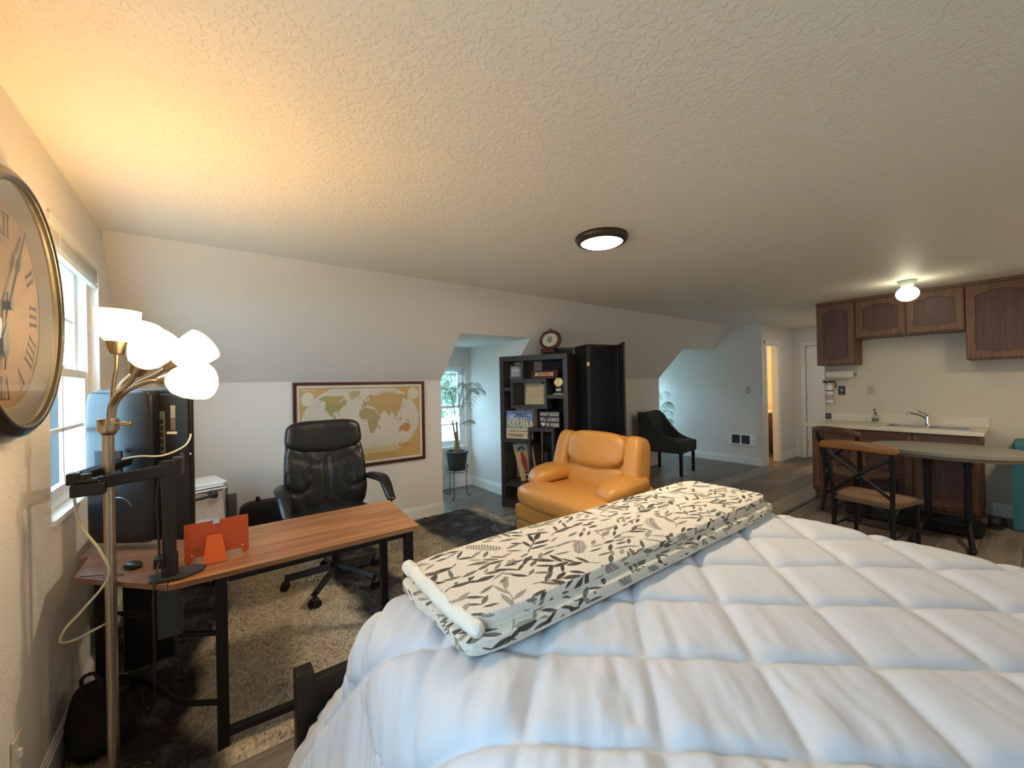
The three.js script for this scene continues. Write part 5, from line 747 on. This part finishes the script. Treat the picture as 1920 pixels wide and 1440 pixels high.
  obj('upper_fold', slab(1.765, 0.036, 0.44, 0.012, 0.066, -0.015, 12, 9), printM, bl);
  obj('upper_lining', slab(1.765, 0.016, 0.438, 0.010, 0.050, -0.015, 12, 9), sherpa, bl);
  obj('sherpa_edge', [at(puff(0.044, 0.044, 0.044, 2, 8), -0.862, 0.060, 0.197), at(puff(0.044, 0.044, 0.044, 2, 8), -0.862, 0.068, -0.227), tube([[-0.862, 0.060, 0.195], [-0.868, 0.062, 0.07], [-0.866, 0.066, -0.08], [-0.862, 0.068, -0.225]], 0.022, 40, 10)].map((g) => { const p = g.attributes.position; for (let i = 0; i < p.count; i++) p.setXYZ(i, p.getX(i) + 0.016 * (fbm(p.getZ(i) * 40, p.getY(i) * 40, 71, 2) - 0.5), p.getY(i) + 0.014 * (fbm(p.getZ(i) * 40, p.getX(i) * 40, 73, 2) - 0.5), p.getZ(i)); g.computeVertexNormals(); return g; }), sherpa, bl);
}
// ---------------------------------------------------------------- lamps
{
  // round LED ceiling light
  function disc(label, x, z, power) {
    const c = thing('ceiling_light', label, 'ceiling light', [x, CH, z]);
    obj('rim', lathe([[0, 0], [0.168, 0], [0.17, -0.012], [0.163, -0.026], [0.16, -0.03], [0.150, -0.04], [0.136, -0.044], [0.134, -0.036], [0, -0.034]], 48), std(0x4a3f3a, 0.4, { metalness: 0.6 }), c);
    obj('diffuser', lathe([[0.134, -0.038], [0.12, -0.046], [0.08, -0.052], [0, -0.055]], 48), std(0xffffff, 0.4, { emissive: new THREE.Color().setRGB(1, 0.96, 0.9), emissiveIntensity: 5 }), c);
    const l = new THREE.RectAreaLight(new THREE.Color().setRGB(1, 0.82, 0.58), power, 0.22, 0.22); l.position.set(x, CH - 0.06, z); l.lookAt(x, 0, z); l.name = 'ceiling_led'; scene.add(l);
  }
  disc('round bronze-rimmed ceiling light glowing in the middle of the ceiling', 2.045, -1.73, 150);
  disc('unseen bronze-rimmed ceiling light placed to light bed and kitchen', 4.5, 0.5, 120);  // out of view, placed for warm light on the bed and kitchen side
  // kitchen globe
  const k = thing('globe_light', 'small white globe ceiling light in front of the oak cabinets', 'ceiling light', [5.5, CH, -0.82]);
  obj('base', lathe([[0, 0], [0.07, 0], [0.07, -0.02], [0.05, -0.03], [0.045, -0.07], [0, -0.07]]), std(0xd7dcd2, 0.4), k);
  obj('globe', at(new THREE.SphereGeometry(0.088, 32, 20).scale(1, 0.85, 1), 0, -0.13, 0), std(0xffffff, 0.4, { emissive: new THREE.Color().setRGB(0.9, 1, 0.86), emissiveIntensity: 1.0 }), k);
  const kl = new THREE.PointLight(new THREE.Color().setRGB(1, 0.92, 0.62), 0.18, 0, 2); kl.position.set(5.5, CH - 0.13, -0.82); kl.castShadow = true; kl.shadow.radius = 3; kl.name = 'globe_bulb'; scene.add(kl);
  // unseen bathroom lamp, placed to light the cream room past the doorway
  const b = thing('unseen_bathroom_light', 'unseen warm wall light that lights the bathroom past the doorway', 'wall light', [8.4, 2.1, -5.09]);
  obj('backplate', box(0.3, 0.08, 0.02, 0, 0, 0.012, 0.005), M.brass, b);
  obj('bulb', at(new THREE.SphereGeometry(0.05, 20, 14), 0, 0, 0.09), std(0xffffff, 0.4, { emissive: new THREE.Color().setRGB(1, 0.8, 0.45), emissiveIntensity: 6 }), b);
  const bl = new THREE.PointLight(new THREE.Color().setRGB(1, 0.72, 0.36), 5, 0, 2); bl.position.set(8.4, 2.1, -5.0); bl.castShadow = true; bl.shadow.radius = 2.5; bl.name = 'unseen_bathroom_bulb'; scene.add(bl);
  // unseen hall ceiling light behind the kitchen wall, placed to light the hall
  const h = thing('unseen_hall_light', 'unseen round hall ceiling light placed to light hall door and walls', 'ceiling light', [7.7, CH, -1.9]);
  obj('rim', lathe([[0, 0], [0.12, 0], [0.12, -0.02], [0.1, -0.03], [0, -0.03]], 36), M.white, h);
  obj('diffuser', lathe([[0.1, -0.03], [0.07, -0.042], [0, -0.046]], 36), std(0xffffff, 0.4, { emissive: new THREE.Color().setRGB(1, 0.97, 0.92), emissiveIntensity: 4 }), h);
  const hl = new THREE.RectAreaLight(new THREE.Color().setRGB(1, 0.93, 0.82), 45, 0.15, 0.15); hl.position.set(7.7, CH - 0.05, -1.9); hl.lookAt(7.7, 0, -1.9); hl.name = 'unseen_hall_led'; scene.add(hl);
  // five-arm floor lamp
  const P = [-0.306, 0, -2.06], L = thing('floor_lamp', 'brushed steel floor lamp with five glowing tulip shades', 'floor lamp', P);
  obj('base', lathe([[0, 0.0], [0.135, 0.0], [0.138, 0.008], [0.13, 0.016], [0.05, 0.026], [0.022, 0.034], [0.018, 0.05], [0, 0.05]], 40), M.brushed, L);
  obj('pole', [cyl(0.0165, 0.0165, 0.8, 0, 0.44, 0, 24), cyl(0.0165, 0.0165, 0.46, 0, 1.075, 0, 24), cyl(0.0178, 0.0178, 0.02, 0, 0.842, 0, 24)], M.brushed, L);
  const col = obj('collar', lathe([[0, 1.295], [0.02, 1.295], [0.023, 1.305], [0.03, 1.314], [0.03, 1.352], [0.028, 1.355], [0, 1.355]], 32), M.brushed, L);
  obj('switch_knob', at(lathe([[0, 0.055], [0.0065, 0.055], [0.0075, 0.03], [0.005, 0.028], [0.005, 0]]), 0.022, 1.335, 0.016, Math.PI / 2 - 0.0, 0, -0.93), M.brass, col);
  // [cup, mouth] of each shade
  const S = [[[-0.278, 1.588, -2.043], [-0.272, 1.73, -2.039]], [[-0.209, 1.514, -1.879], [-0.138, 1.637, -1.784]], [[-0.135, 1.537, -1.974], [-0.013, 1.63, -1.902]], [[-0.144, 1.484, -1.881], [-0.018, 1.483, -1.769]], [[-0.249, 1.568, -2.21], [-0.224, 1.717, -2.265]]];
  const glow = phys(0xfff4e2, 0.5, { emissive: new THREE.Color().setRGB(1, 0.80, 0.46), emissiveIntensity: 1.3, side: THREE.DoubleSide });
  S.forEach(([a, m], i) => {
    const A = V(...a).sub(V(...P)), D = V(...m).sub(V(...a)).normalize(), q = new THREE.Quaternion().setFromUnitVectors(V(0, 1, 0), D), put = (g) => g.applyMatrix4(new THREE.Matrix4().compose(A, q, V(1, 1, 1)));
    const ang = Math.atan2(A.z, A.x) + (i === 2 ? -0.5 : i === 3 ? 0.5 : 0), s0 = [Math.cos(ang) * 0.014, 1.34, Math.sin(ang) * 0.014], tip = A.clone().addScaledVector(D, 0.002), near = A.clone().addScaledVector(D, -0.05);
    const arm = obj('arm', tube([s0, [mix(s0[0], near.x, 0.08), 1.41, mix(s0[2], near.z, 0.08)], [mix(s0[0], near.x, 0.5), mix(1.40, near.y, 0.66), mix(s0[2], near.z, 0.5)], near.toArray(), tip.toArray()], 0.0068, 28, 10), M.brushed, L);
    obj('cup', put(lathe([[0, 0], [0.019, 0], [0.021, 0.003], [0.034, 0.048], [0.032, 0.05], [0, 0.044]], 28)), M.brushed, arm);
    obj('shade', put(lathe([[0.0325, 0.046], [0.048, 0.066], [0.059, 0.096], [0.0635, 0.128], [0.0645, 0.162], [0.062, 0.162], [0.060, 0.128], [0.056, 0.096], [0.045, 0.068], [0.03, 0.05]], 36)), glow, arm);
    const pl = new THREE.PointLight(new THREE.Color().setRGB(1, 0.64, 0.26), 0.16, 0, 2); pl.position.copy(V(...a)).addScaledVector(D, 0.105); pl.castShadow = true; pl.shadow.radius = 1.6; pl.name = 'lamp_bulb'; scene.add(pl);
  });
}
renderer.render(scene, camera);
